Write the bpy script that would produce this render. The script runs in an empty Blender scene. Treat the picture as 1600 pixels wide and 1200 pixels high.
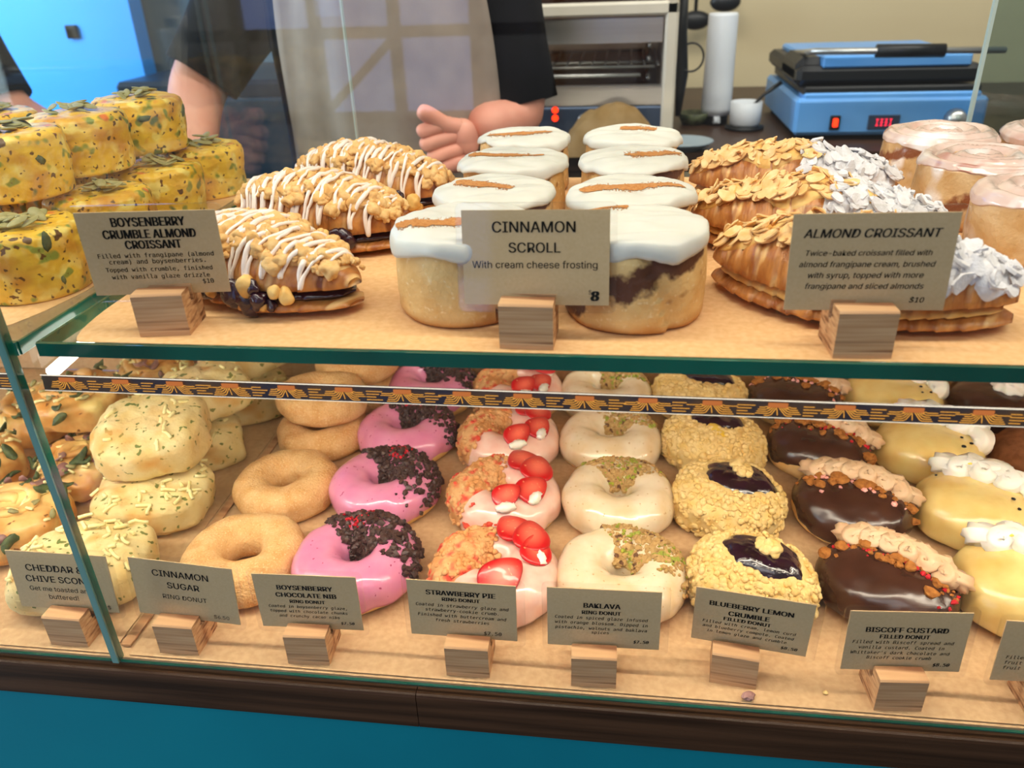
import bpy, math, random, os
import numpy as np
from mathutils import Vector, Matrix

# ------------------------------------------------------------------ camera
S = bpy.context.scene
COL = S.collection
PI = math.pi
cam_d = bpy.data.cameras.new('camera')
cam = bpy.data.objects.new('camera', cam_d)
COL.objects.link(cam)
pitch, yaw, roll = 0.48338625, 0.14500798, -0.03780685
cp, sp, cy, sy = math.cos(pitch), math.sin(pitch), math.cos(yaw), math.sin(yaw)
fw = Vector((-sy * cp, cy * cp, -sp)); rt = Vector((cy, sy, 0)); up = rt.cross(fw)
cr, sr = math.cos(roll), math.sin(roll)
r2 = cr * rt + sr * up; u2 = -sr * rt + cr * up
m = Matrix((r2, u2, -fw)).transposed().to_4x4()
m.translation = Vector((0, -0.4074, 0.46))
cam.matrix_world = m
cam_d.sensor_width = 36; cam_d.lens = 28.125
cam_d.clip_start = 0.01; cam_d.clip_end = 50
cam_d.dof.use_dof = True; cam_d.dof.focus_distance = 0.62; cam_d.dof.aperture_fstop = 8.0
S.camera = cam

# ------------------------------------------------------------------ world, lamps, exposure
S.view_settings.view_transform = 'Standard'; S.view_settings.look = 'None'
S.view_settings.gamma = 1; S.view_settings.use_curve_mapping = False
S.view_settings.exposure = 0.06
S.cycles.max_bounces = 8; S.cycles.transparent_max_bounces = 24; S.cycles.caustics_reflective = False; S.cycles.caustics_refractive = False
w = bpy.data.worlds.new('world'); S.world = w; w.use_nodes = True
w.node_tree.nodes['Background'].inputs[0].default_value = (0.95, 0.95, 0.96, 1)
w.node_tree.nodes['Background'].inputs[1].default_value = 0.27


def area(name, loc, direction, sx, sy_, power, col):
    d = bpy.data.lights.new(name, 'AREA'); d.shape = 'RECTANGLE'; d.size = sx; d.size_y = sy_
    d.energy = power; d.color = col
    o = bpy.data.objects.new(name, d); COL.objects.link(o); o.location = loc
    o.rotation_euler = Vector(direction).to_track_quat('-Z', 'Y').to_euler()
    return o


area('case_top_lamp', (0, 0.06, 0.79), (0, 0.30, -1), 2.2, 0.10, 11.0, (1.0, 0.90, 0.76))
area('shelf_strip_lamp', (0, 0.020, 0.2435), (0, 0.55, -1), 2.0, 0.012, 4.2, (1.0, 0.86, 0.68))
area('kitchen_fill_light', (0.3, 0.62, 1.45), (0, 0.62, -1), 2.4, 0.3, 24, (1.0, 0.95, 0.86))  # added fill above the kitchen, tilted to shine into the oven
area('blue_wall_fill_light', (-2.3, 0.75, 0.9), (0.6, 0.75, -0.35), 0.8, 1.2, 60, (0.72, 0.86, 1.0))  # unseen cool fill added to brighten the blue wall, no window built there
area('shop_fill_light', (-0.3, -1.3, 1.7), (0.1, 0.75, -1), 2.0, 0.5, 10, (0.98, 0.97, 1.0))  # added ambient fill from the customer side, reaches the card fronts
area('shop_window_light', (-2.5, -0.95, 0.15), (1.0, 0.42, -0.05), 1.2, 1.2, 32, (0.72, 0.86, 1.0))


# ------------------------------------------------------------------ helpers
def lin(c):
    if isinstance(c, str):
        c = [int(c[i:i + 2], 16) / 255 for i in (0, 2, 4)]
    return tuple((x / 12.92 if x <= .04045 else ((x + .055) / 1.055) ** 2.4) for x in c[:3]) + (1,)


class NT:
    def __init__(self, name):
        self.m = bpy.data.materials.new(name); self.m.use_nodes = True
        self.t = self.m.node_tree; self.n = self.t.nodes; self.n.clear()
        self.out = self.n.new('ShaderNodeOutputMaterial')

    def add(self, typ, **kw):
        n = self.n.new(typ)
        for k, v in kw.items():
            if k.startswith('i_'):
                n.inputs[k[2:].replace('_', ' ')].default_value = v
            else:
                setattr(n, k, v)
        return n

    def link(self, a, b): self.t.links.new(a, b)


def mixc(t, fac, a, b):
    n = t.add('ShaderNodeMix', data_type='RGBA')
    t.link(fac, n.inputs[0])
    for k, s in ((6, a), (7, b)):
        if hasattr(s, 'links'): t.link(s, n.inputs[k])
        else: n.inputs[k].default_value = s
    return n.outputs[2]


def ramp(t, sock, lo, hi):
    n = t.add('ShaderNodeMapRange'); n.clamp = True
    n.inputs[1].default_value = lo; n.inputs[2].default_value = hi
    t.link(sock, n.inputs[0]); return n.outputs[0]


def MAT(name, c1, c2=None, scale=60, lo=.4, hi=.6, rough=.55, spec=.4, bump=0, bscale=300, specks=(), coat=0, coatr=.1, sss=0, metal=0, zc=None, emit=None, stretch=None):
    """two-tone noise colour, optional specks [(colour, scale, threshold, detail)], optional band by object height zc=(colour, z_lo, z_hi, jitter)"""
    t = NT(name); b = t.add('ShaderNodeBsdfPrincipled'); t.link(b.outputs[0], t.out.inputs[0])
    b.inputs['Roughness'].default_value = rough; b.inputs['Specular IOR Level'].default_value = spec
    b.inputs['Coat Weight'].default_value = coat; b.inputs['Coat Roughness'].default_value = coatr
    b.inputs['Metallic'].default_value = metal
    if sss:
        b.inputs['Subsurface Weight'].default_value = sss; b.inputs['Subsurface Radius'].default_value = (1, .5, .3)
        b.inputs['Subsurface Scale'].default_value = .006
    tc = t.add('ShaderNodeTexCoord'); co = tc.outputs['Object']
    if stretch:
        mp = t.add('ShaderNodeMapping'); mp.inputs['Scale'].default_value = stretch
        t.link(co, mp.inputs[0]); co = mp.outputs[0]

    def noise(sc, det=3, off=0):
        n = t.add('ShaderNodeTexNoise'); n.inputs['Scale'].default_value = sc; n.inputs['Detail'].default_value = det
        src = co
        if off:
            a = t.add('ShaderNodeVectorMath', operation='ADD'); a.inputs[1].default_value = (off, off * .7, off * 1.3)
            t.link(co, a.inputs[0]); src = a.outputs[0]
        t.link(src, n.inputs['Vector']); return n.outputs[0]
    cur = lin(c1)
    if c2:
        cur = mixc(t, ramp(t, noise(scale), lo, hi), lin(c1), lin(c2))
    if zc:
        sep = t.add('ShaderNodeSeparateXYZ'); t.link(tc.outputs['Object'], sep.inputs[0])
        ad = t.add('ShaderNodeMath', operation='MULTIPLY_ADD'); ad.inputs[1].default_value = zc[3]
        t.link(noise(45, 2, 3.3), ad.inputs[0]); t.link(sep.outputs[2], ad.inputs[2])
        cur = mixc(t, ramp(t, ad.outputs[0], zc[1] + zc[3] * .5, zc[2] + zc[3] * .5), cur, lin(zc[0]))
    for k, (c, sc, th, *soft) in enumerate(specks):
        f = ramp(t, noise(sc, 1.5, 5 + 3 * k), th, th + (soft[0] if soft else .03))
        cur = mixc(t, f, cur, lin(c))
    if hasattr(cur, 'links'): t.link(cur, b.inputs['Base Color'])
    else: b.inputs['Base Color'].default_value = cur
    if bump:
        bp = t.add('ShaderNodeBump'); bp.inputs['Strength'].default_value = bump; bp.inputs['Distance'].default_value = .002
        t.link(noise(bscale, 3, 9), bp.inputs['Height']); t.link(bp.outputs[0], b.inputs['Normal'])
    if emit:
        b.inputs['Emission Color'].default_value = lin(emit[0]); b.inputs['Emission Strength'].default_value = emit[1]
    return t.m


def GLASS(name, tint=(.97, 1, .985), ior=1.45, refl=1.0, rough=0.0):
    t = NT(name)
    tr = t.add('ShaderNodeBsdfTransparent'); tr.inputs[0].default_value = (*tint, 1)
    gl = t.add('ShaderNodeBsdfGlossy'); gl.inputs['Roughness'].default_value = rough
    fr = t.add('ShaderNodeFresnel'); ge = t.add('ShaderNodeNewGeometry'); mr = t.add('ShaderNodeMapRange')
    mr.inputs[3].default_value = ior; mr.inputs[4].default_value = 1 / ior
    t.link(ge.outputs['Backfacing'], mr.inputs[0]); t.link(mr.outputs[0], fr.inputs[0])
    mu = t.add('ShaderNodeMath', operation='MULTIPLY'); mu.inputs[1].default_value = refl
    t.link(fr.outputs[0], mu.inputs[0])
    mx = t.add('ShaderNodeMixShader')
    t.link(mu.outputs[0], mx.inputs[0]); t.link(tr.outputs[0], mx.inputs[1]); t.link(gl.outputs[0], mx.inputs[2])
    t.link(mx.outputs[0], t.out.inputs[0]); return t.m


def EMIT(name, col, st):
    t = NT(name); e = t.add('ShaderNodeEmission'); e.inputs[0].default_value = lin(col); e.inputs[1].default_value = st
    t.link(e.outputs[0], t.out.inputs[0]); return t.m


class MB:
    """mesh collector"""
    def __init__(self): self.v = []; self.f = []; self.mi = []; self.n = 0

    def add(self, verts, faces, mi=0):
        verts = np.asarray(verts, float).reshape(-1, 3)
        self.v.append(verts)
        for f in faces: self.f.append(tuple(int(i) + self.n for i in f)); self.mi.append(mi)
        self.n += len(verts); return self

    def box(self, c, s, rz=0, mi=0, bev=0):
        x, y, z = s[0] / 2, s[1] / 2, s[2] / 2
        if bev:
            b = min(bev, x * .9, y * .9, z * .9); vs = []; key = {}
            for ax in range(3):
                for sx in (-1, 1):
                    for sy_ in (-1, 1):
                        for sz in (-1, 1):
                            p = [sx * (x - b), sy_ * (y - b), sz * (z - b)]; p[ax] = (sx, sy_, sz)[ax] * (x, y, z)[ax]
                            key[(ax, sx, sy_, sz)] = len(vs); vs.append(p)
            fs = []
            for ax in range(3):
                for s_ in (-1, 1):
                    q = []
                    for a, bb in ((-1, -1), (1, -1), (1, 1), (-1, 1)):
                        k = [a, bb]; k.insert(ax, s_); q.append(key[(ax, *k)])
                    fs.append(q)
            for ax in range(3):
                o1, o2 = [i for i in range(3) if i != ax]
                for s1 in (-1, 1):
                    for s2 in (-1, 1):
                        def kk(a, sgn):
                            k = [0, 0, 0]; k[o1] = s1; k[o2] = s2; k[ax] = sgn; return key[(a, *k)]
                        fs.append([kk(o1, -1), kk(o1, 1), kk(o2, 1), kk(o2, -1)])
            for sx in (-1, 1):
                for sy_ in (-1, 1):
                    for sz in (-1, 1): fs.append([key[(a, sx, sy_, sz)] for a in range(3)])
        else:
            vs = [(i * x, j * y, k * z) for i in (-1, 1) for j in (-1, 1) for k in (-1, 1)]
            fs = [(0, 1, 3, 2), (4, 6, 7, 5), (0, 4, 5, 1), (2, 3, 7, 6), (0, 2, 6, 4), (1, 5, 7, 3)]
        vs = np.array(vs); co, si = math.cos(rz), math.sin(rz)
        vs = vs @ np.array([[co, si, 0], [-si, co, 0], [0, 0, 1]]) + np.array(c)
        return self.add(vs, fs, mi)

    def tube(self, path, r, n=10, star=0, k=6, cap=True, mi=0, twist=0, flat=1):
        P = np.asarray(path, float); m_ = len(P); r = np.broadcast_to(np.asarray(r, float), (m_,))
        T = np.gradient(P, axis=0); T /= np.linalg.norm(T, axis=1)[:, None] + 1e-12
        ref = np.array([0, 0, 1.]) if abs(T[0][2]) < .9 else np.array([1., 0, 0])
        N = np.cross(T[0], ref); N /= np.linalg.norm(N); vs = []
        a = np.linspace(0, 2 * PI, n, endpoint=False)
        for i in range(m_):
            N = N - T[i] * (N @ T[i]); N /= np.linalg.norm(N) + 1e-12; B = np.cross(T[i], N)
            rr = r[i] * (1 + star * np.cos(k * (a + twist * i)))
            vs.append(P[i] + np.outer(rr * np.cos(a), N) + np.outer(rr * np.sin(a) * flat, B))
        vs = np.concatenate(vs)
        fs = [(i * n + j, i * n + (j + 1) % n, (i + 1) * n + (j + 1) % n, (i + 1) * n + j) for i in range(m_ - 1) for j in range(n)]
        if cap: fs += [tuple(range(n))[::-1], tuple(range((m_ - 1) * n, m_ * n))]
        return self.add(vs, fs, mi)

    def lathe(self, prof, c=(0, 0, 0), n=40, mi=0):
        prof = np.array(prof); a = np.linspace(0, 2 * PI, n, endpoint=False); m_ = len(prof)
        vs = np.stack([np.outer(prof[:, 0], np.cos(a)), np.outer(prof[:, 0], np.sin(a)), np.repeat(prof[:, 1:2], n, 1)], -1).reshape(-1, 3) + np.array(c)
        fs = [(i * n + j, i * n + (j + 1) % n, (i + 1) * n + (j + 1) % n, (i + 1) * n + j) for i in range(m_ - 1) for j in range(n)]
        return self.add(vs, fs, mi)

    def grid(self, pts, cu=False, cv=False, mi=0, flip=False):
        """pts (nu,nv,3)"""
        nu, nv = pts.shape[:2]; fs = []
        for i in range(nu if cu else nu - 1):
            for j in range(nv if cv else nv - 1):
                q = (i * nv + j, ((i + 1) % nu) * nv + j, ((i + 1) % nu) * nv + (j + 1) % nv, i * nv + (j + 1) % nv)
                fs.append(q[::-1] if flip else q)
        return self.add(pts.reshape(-1, 3), fs, mi)

    def build(self, name, mats, parent=None, smooth=True, loc=None):
        me = bpy.data.meshes.new(name)
        V = np.concatenate(self.v) if self.v else np.zeros((0, 3))
        me.from_pydata(V.tolist(), [], self.f)
        if not isinstance(mats, (list, tuple)): mats = [mats]
        for mm in mats: me.materials.append(mm)
        if len(mats) > 1: me.polygons.foreach_set('material_index', self.mi)
        if smooth is True: me.polygons.foreach_set('use_smooth', [True] * len(self.f))
        me.update()
        if smooth == 'auto':
            me.polygons.foreach_set('use_smooth', [True] * len(self.f))
            try: me.set_sharp_from_angle(angle=.6)
            except Exception: pass
        o = bpy.data.objects.new(name, me); COL.objects.link(o)
        if parent: o.parent = parent
        if loc is not None: o.location = loc
        return o


def tag(o, label=None, cat=None, group=None, kind=None):
    if label: o['label'] = label
    if cat: o['category'] = cat
    if group: o['group'] = group
    if kind: o['kind'] = kind
    return o


def thing(name, loc, label, cat, group=None, rz=0, tilt=(0, 0)):
    o = bpy.data.objects.new(name, None); COL.objects.link(o); o.location = loc
    o.rotation_euler = (tilt[0], tilt[1], rz); o.empty_display_size = .02
    return tag(o, label, cat, group)


def _h(i, j, k, seed):
    n = (i * 374761393 + j * 668265263 + k * 2147483647 + seed * 974634777) & 0xffffffff
    n = ((n ^ (n >> 13)) * 1274126177) & 0xffffffff
    n = ((n ^ (n >> 16)) * 2246822519) & 0xffffffff
    return ((n ^ (n >> 15)) & 0xffff) / 32767.5 - 1


def vn(P, f, seed=0):
    P = np.asarray(P) * f + 137.3; I = np.floor(P).astype(np.int64); u = P - I; u = u * u * (3 - 2 * u)
    o = 0
    for a in (0, 1):
        for b in (0, 1):
            for c in (0, 1):
                wt = (u[..., 0] if a else 1 - u[..., 0]) * (u[..., 1] if b else 1 - u[..., 1]) * (u[..., 2] if c else 1 - u[..., 2])
                o = o + wt * _h(I[..., 0] + a, I[..., 1] + b, I[..., 2] + c, seed)
    return o


def fbm(P, f, seed=0, o=3):
    return sum(vn(P, f * 2 ** i, seed + i) * .5 ** i for i in range(o))


class Surf:
    """a closed pastry surface: F(u, v) -> points"""
    def __init__(self, F, nu, nv, cv): self.F = F; self.nu = nu; self.nv = nv; self.cv = cv

    def uv(self, v0=0, v1=2 * PI):
        u = np.linspace(0, 2 * PI, self.nu, endpoint=False)
        v = np.linspace(v0, v1, self.nv, endpoint=not self.cv)
        return np.meshgrid(u, v, indexing='ij')

    def normal(self, u, v):
        e = 1e-3; du = self.F(u + e, v) - self.F(u - e, v); dv = self.F(u, v + e) - self.F(u, v - e)
        n = np.cross(du, dv); return n / (np.linalg.norm(n, axis=-1, keepdims=True) + 1e-12)

    def layer(self, e0, e1, th, nu=None, ns=26, edge=.12, lump=0, lf=200, seed=0, sink=.0006, u0=0, u1=None):
        """skin laid on the surface between v=e0(u) and v=e1(u), fading in at both edges"""
        closed = u1 is None; nu = nu or self.nu
        u = np.linspace(0, 2 * PI, nu, endpoint=False) if closed else np.linspace(u0, u1, nu)
        s = np.linspace(0, 1, ns); U, Sg = np.meshgrid(u, s, indexing='ij')
        V = e0(U) + (e1(U) - e0(U)) * Sg
        p = self.F(U, V); n = self.normal(U, V)
        d = np.minimum(Sg, 1 - Sg) / edge
        if not closed: d = np.minimum(d, np.minimum((U - u0), (u1 - U)) / (edge * (u1 - u0)))
        k = np.sqrt(np.clip(d, 0, 1))
        off = -sink + (th + sink) * k
        if lump: off = off + lump * fbm(p, lf, seed) * k
        return p + n * off[..., None], closed


def ico(sub=0):
    t = (1 + 5 ** .5) / 2
    v = [(-1, t, 0), (1, t, 0), (-1, -t, 0), (1, -t, 0), (0, -1, t), (0, 1, t), (0, -1, -t), (0, 1, -t), (t, 0, -1), (t, 0, 1), (-t, 0, -1), (-t, 0, 1)]
    f = [(0, 11, 5), (0, 5, 1), (0, 1, 7), (0, 7, 10), (0, 10, 11), (1, 5, 9), (5, 11, 4), (11, 10, 2), (10, 7, 6), (7, 1, 8), (3, 9, 4), (3, 4, 2), (3, 2, 6), (3, 6, 8), (3, 8, 9), (4, 9, 5), (2, 4, 11), (6, 2, 10), (8, 6, 7), (9, 8, 1)]
    v = [np.array(p) / np.linalg.norm(p) for p in v]
    for _ in range(sub):
        nf = []; c = {}
        def mid(a, b):
            k = (min(a, b), max(a, b))
            if k not in c: q = v[a] + v[b]; c[k] = len(v); v.append(q / np.linalg.norm(q))
            return c[k]
        for a, b, d in f:
            x, y, z = mid(a, b), mid(b, d), mid(d, a); nf += [(a, x, z), (b, y, x), (d, z, y), (x, y, z)]
        f = nf
    return np.array(v), f


I0, I1, I2 = ico(0), ico(1), ico(2)


def lumps(mb, P, N, smin, smax, rng, sub=0, squash=.8, jag=.3, lift=.25, mi=0):
    base, fs = (I0, I1, I2)[sub]
    for p, n in zip(P, N):
        s = smin + (smax - smin) * rng.random() ** 1.6
        q = base * (1 + jag * (rng.random((len(base), 1)) - .5) * 2) if sub == 0 else base * (1 + jag * vn(base + rng.random(3) * 50, 1.4)[:, None])
        q = q * (s * np.array([1, .75 + .5 * rng.random(), squash]))
        a = rng.random() * 2 * PI; n = n / (np.linalg.norm(n) + 1e-9)
        x = np.cross(n, [math.cos(a), math.sin(a), .3]); x /= np.linalg.norm(x) + 1e-9; y = np.cross(n, x)
        mb.add(p + n * s * lift + q @ np.array([x, y, n]), fs, mi)
    return mb


def flakes(mb, P, N, smin, smax, rng, tilt=.5, th=.0006, mi=0, asp=.62, curl=.12):
    k = 12; a = np.linspace(0, 2 * PI, k, endpoint=False)
    for p, n in zip(P, N):
        s = smin + (smax - smin) * rng.random()
        n = n + tilt * (rng.random(3) - .5) * 2; n /= np.linalg.norm(n)
        x = np.cross(n, rng.random(3) - .5); x /= np.linalg.norm(x); y = np.cross(n, x)
        r = s * (1 + .08 * rng.standard_normal(k)); px = r * np.cos(a) * (1 + .2 * np.cos(a)); py = r * np.sin(a) * asp
        bend = curl * px * px / s
        ring = p + np.outer(px, x) + np.outer(py, y) + np.outer(bend + th, n)
        ring2 = ring - n * th * 2
        c = p + n * th; c2 = p - n * th
        vs = np.concatenate([ring, ring2, [c + n * th * .4, c2]])
        fs = [(i, (i + 1) % k, 2 * k) for i in range(k)] + [(k + (i + 1) % k, k + i, 2 * k + 1) for i in range(k)] + [(k + i, k + (i + 1) % k, (i + 1) % k, i) for i in range(k)]
        mb.add(vs, fs, mi)
    return mb


def scatter(sf, n, rng, vr, mask=None):
    """random points and normals on a Surf, kept where mask(point) holds"""
    u = rng.random(n) * 2 * PI; v = vr[0] + rng.random(n) * (vr[1] - vr[0])
    p = sf.F(u, v); nn = sf.normal(u, v)
    if mask is not None:
        k = mask(p, u, v); p, nn = p[k], nn[k]
    return p, nn


def ring_surf(R=.0305, r=.0195, h=.037, seed=0, nu=84, nv=40, amp=.0012):
    def F(u, v):
        u = np.asarray(u, float); v = np.asarray(v, float)
        cv, sv = np.cos(v), np.sin(v)
        d = np.stack([np.cos(u), np.sin(u), sv * .5], -1)
        k = 1 + .03 * fbm(d * 1.0, 1.7, seed, 2)
        rr = R + r * np.sign(cv) * np.abs(cv) ** .92
        x, y = rr * np.cos(u) * k, rr * np.sin(u) * k
        z = h / 2 + h / 2 * np.where(sv < 0, np.sign(sv) * np.abs(sv) ** .62, sv) * (1 + .05 * vn(d, 2.1, seed + 9))
        p = np.stack([x, y, z], -1)
        b = amp * fbm(p, 60, seed + 3, 2) * np.clip(z / .006, 0, 1)
        p = p + np.stack([b * np.cos(u) * cv, b * np.sin(u) * cv, b * sv], -1)
        return p
    return Surf(F, nu, nv, True)


def bun_surf(a=.055, b=.047, h=.05, seed=0, nu=84, nv=40, e=.8, amp=.0016, sq=0, flat=.75):
    """v: 0 = bottom pole, pi = top pole"""
    def F(u, v):
        u = np.asarray(u, float); v = np.asarray(v, float)
        sv, cv = np.sin(v), -np.cos(v); s = np.sign(sv) * np.abs(sv) ** e
        k = 1 + .028 * fbm(np.stack([np.cos(u), np.sin(u), cv], -1), 1.2, seed, 2)
        if sq:
            c4 = np.abs(np.cos(u)) ** sq + np.abs(np.sin(u)) ** sq; k = k * c4 ** (-1 / sq)
        x = a * s * np.cos(u) * k; y = b * s * np.sin(u) * k
        z = h * .42 + np.where(cv < 0, h * .42 * np.sign(cv) * np.abs(cv) ** .55, h * .58 * np.abs(cv) ** flat * np.sign(cv))
        p = np.stack([x, y, z], -1)
        n = fbm(p, 45, seed + 4, 3) * amp * np.clip(z / .006, 0, 1)
        d = np.stack([np.cos(u) * s, np.sin(u) * s, cv], -1)
        return p + d * n[..., None]
    return Surf(F, nu, nv, False)


def surf_obj(sf, name, mat, parent, v0=0, v1=2 * PI):
    U, V = sf.uv(v0, v1) if sf.cv else sf.uv(.0, PI)
    return MB().grid(sf.F(U, V), True, sf.cv).build(name, mat, parent)


def layer_obj(lay, name, mat, parent):
    return MB().grid(lay[0], lay[1], False).build(name, mat, parent)


# ------------------------------------------------------------------ materials
M = {}
M['kraft_paper'] = MAT('kraft_paper', 'edc08a', 'e3b27a', 220, .35, .65, .75, .2, .12, 500)
M['tray_paper'] = MAT('tray_paper', 'd2af85', 'c6a278', 200, .35, .65, .7, .25, .12, 500)
M['kraft_card'] = MAT('kraft_card', 'd2b68b', 'cbae82', 600, .3, .7, .8, .15)
M['ink'] = MAT('ink', '15110d', rough=.7, spec=.2)
M['glass'] = GLASS('clear_glass', (.985, 1, .99), 1.42, .75)
M['shelf_glass'] = GLASS('shelf_glass', (.93, .98, .96), 1.45)
M['sleeve'] = GLASS('clear_plastic', (.98, .98, .98), 1.4, .9, .06)
M['glass_edge'] = MAT('green_glass_edge', '0a6b58', '06483c', 8, .3, .7, .12, .6, coat=.6, stretch=(1, 1, .01))
M['joint_edge'] = MAT('pale_glass_edge', '2f6b62', '6f9a92', 30, .3, .7, .15, .6, coat=.5, stretch=(1, 1, .05))
M['rear_edge'] = MAT('grey_glass_edge', '9fb0ac', rough=.2)
M['dark_wood'] = MAT('dark_stained_wood', '4c3320', '281709', 30, .35, .65, .38, .3, .15, 90, coat=.12, coatr=.2, stretch=(.15, 4, 4))
M['teal'] = MAT('teal_paint', '00808e', '007686', 5, .3, .7, .6, .2, .03, 120)
M['block_wood'] = MAT('pine_block', 'd3a87c', 'bd8c60', 110, .35, .65, .6, .25, .1, 250, stretch=(.12, 1, 4), specks=(('7d5236', 75, .57, .12), ('8a5c3c', 40, .62, .1)))
M['sugar_dough'] = MAT('sugared_dough', 'e8bd84', 'd8a264', 60, .35, .68, .8, .2, .9, 420, sss=.1, specks=(('efcf9c', 650, .55, .2), ('cf9555', 420, .62, .2)))
M['dough'] = MAT('donut_dough', 'ecc98b', 'dba95f', 40, .35, .7, .6, .25, .15, 300)
M['pink'] = MAT('boysenberry_glaze', 'e393b4', 'da82a8', 60, .3, .7, .22, .5, .12, 150, specks=(('b04a70', 260, .71),), coat=.4, sss=.15)
M['nib'] = MAT('cacao_nib', '553b34', '2e1c19', 400, .3, .7, .45, .4)
M['red_bits'] = MAT('freeze_dried_berry', 'd8202e', 'a81424', 500, .3, .7, .6, .3)
M['pale_pink'] = MAT('strawberry_glaze', 'efb9a8', 'f5d5c6', 70, .3, .7, .2, .5, .15, 140, coat=.5, sss=.1)
M['cookie_crumb'] = MAT('strawberry_cookie_crumb', 'dfae78', 'd4965c', 70, .4, .62, .8, .15, .3, 900, specks=(('dd5240', 70, .53, .12),))
M['cream'] = MAT('white_cream', 'faf3e8', 'f3e9da', 80, .3, .7, .45, .35, .1, 200, sss=.2)
M['spiced_glaze'] = MAT('spiced_glaze', 'ecdcc0', 'dfc59c', 45, .38, .68, .22, .5, .15, 130, specks=(('c9a67a', 300, .7),), coat=.5, sss=.15)
M['nut'] = MAT('crushed_nut', 'a98250', 'c5a46c', 300, .3, .7, .8, .2, specks=(('9aa145', 90, .6, .05), ('6b4a34', 140, .64, .04)))
M['pistachio'] = MAT('pistachio', 'a8ab3c', '7f8a35', 300, .3, .7, .7, .2)
M['lemon_crumb'] = MAT('lemon_crumble', 'edd093', 'e3bd72', 120, .35, .68, .8, .15, .4, 900)
M['lemon_glaze'] = MAT('lemon_glaze', 'f0dfae', 'ecd08a', 40, .35, .65, .25, .5, .1, 200, coat=.4)
M['jam'] = MAT('blueberry_compote', '2a0c26', '14060f', 90, .3, .7, .1, .6, .5, 220, coat=.8, coatr=.05)
M['curd'] = MAT('lemon_curd', 'e8b930', 'eec95a', 70, .3, .7, .2, .5, coat=.5)
M['chocolate'] = MAT('dark_chocolate', '4a2c22', '3b2119', 45, .35, .65, .24, .5, .12, 160, coat=.3, coatr=.2)
M['caramel_cream'] = MAT('biscuit_cream', 'e2c09c', 'd8b18a', 70, .3, .7, .5, .3, .1, 250, sss=.15)
M['biscuit'] = MAT('biscuit_crumb', 'b87838', '8e5524', 300, .3, .7, .75, .2)
M['pink_bits'] = MAT('pink_crumb', 'e8867c', 'f4c0b4', 500, .3, .7, .7, .2)
M['passion_glaze'] = MAT('passionfruit_glaze', 'e8cf88', 'd9b163', 32, .35, .68, .26, .5, .3, 110, coat=.5, coatr=.22, sss=.1)
M['black_seed'] = MAT('passionfruit_seed', '1a1512', rough=.25, spec=.6)
M['cocoa'] = MAT('cocoa_dusting', '8a5a3a', '70442a', 120, .35, .65, .85, .1, .3, 700)
M['golden_crust'] = MAT('golden_crust', 'c87f3a', 'a85e25', 40, .35, .65, .45, .35, .25, 200)
M['croissant'] = MAT('croissant_crust', 'd6934a', '9c5826', 60, .32, .66, .4, .4, .8, 130, specks=(('f0c581', 52, .57, .12), ('7d421c', 48, .66, .1)), coat=.2, coatr=.3, stretch=(2.2, .45, .8))
M['croissant_pale'] = MAT('croissant_inside', 'efc87c', 'dca552', 60, .35, .65, .5, .3, .3, 250)
M['crumble'] = MAT('crumble_topping', 'eac386', 'dda862', 130, .35, .65, .75, .2, .35, 600)
M['drizzle'] = MAT('vanilla_glaze', 'f8e9dc', rough=.25, spec=.5, coat=.3)
M['berry'] = MAT('boysenberry_filling', '3a1426', '20091a', 90, .3, .7, .2, .5, .5, 250, coat=.5)
M['almond'] = MAT('toasted_almond', 'f2cf96', 'e4b26a', 120, .35, .65, .6, .3, .1, 300, specks=(('b06a2c', 130, .66, .04),))
M['sugar'] = MAT('icing_sugar', 'e6e4e6', 'd9d5d3', 160, .35, .65, .9, .1, .35, 700)
M['scroll_side'] = None
M['frosting'] = MAT('cream_cheese_frosting', 'dad8cd', 'd1cec2', 40, .3, .7, .4, .35, .35, 55, sss=.12)
M['cinnamon'] = MAT('cinnamon_dust', 'b0713c', 'c58d55', 500, .35, .65, .9, .1, .3, 900)
M['bun_side'] = None
M['bun_glaze'] = MAT('sugar_glaze', 'e2c9bd', 'cfa896', 40, .3, .7, .2, .5, .2, 140, specks=(('b98474', 42, .57, .1), ('f2ece8', 26, .58, .12)), coat=.6, coatr=.1)
M['frittata'] = MAT('frittata', 'f3c63c', 'e0ab30', 55, .35, .65, .5, .4, .6, 170, specks=(('f3d872', 70, .55, .1), ('c8832c', 26, .6, .12), ('8b9136', 75, .62, .06), ('6b4518', 200, .655, .03), ('5f3d16', 120, .67, .03), ('e0742a', 34, .68, .04), ('5c6a34', 48, .69, .03)), coat=.2)
M['seed'] = MAT('pumpkin_seed', 'a9a070', '8f8a58', 200, .3, .7, .5, .3)
M['herb'] = MAT('cooked_greens', '5f6a3c', '3b4730', 150, .3, .7, .5, .3, .4, 400)
M['scone'] = MAT('scone_dough', 'ead7a2', 'dfbf7e', 40, .38, .68, .65, .25, .45, 260, specks=(('6f7a3c', 150, .64, .03), ('d79a4a', 26, .62, .12)))
M['cheese'] = MAT('grated_cheese', 'f6ecb8', 'f0e098', 200, .3, .7, .5, .3)
M['savory'] = MAT('savoury_bun_crust', 'e8c07a', 'd0924a', 40, .35, .65, .45, .35, .3, 200, specks=(('7d4a22', 120, .68, .04), ('f0d488', 35, .6, .1)), coat=.2)
M['onion'] = MAT('roast_onion', 'b08a86', '86584f', 150, .3, .7, .4, .4)


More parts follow.
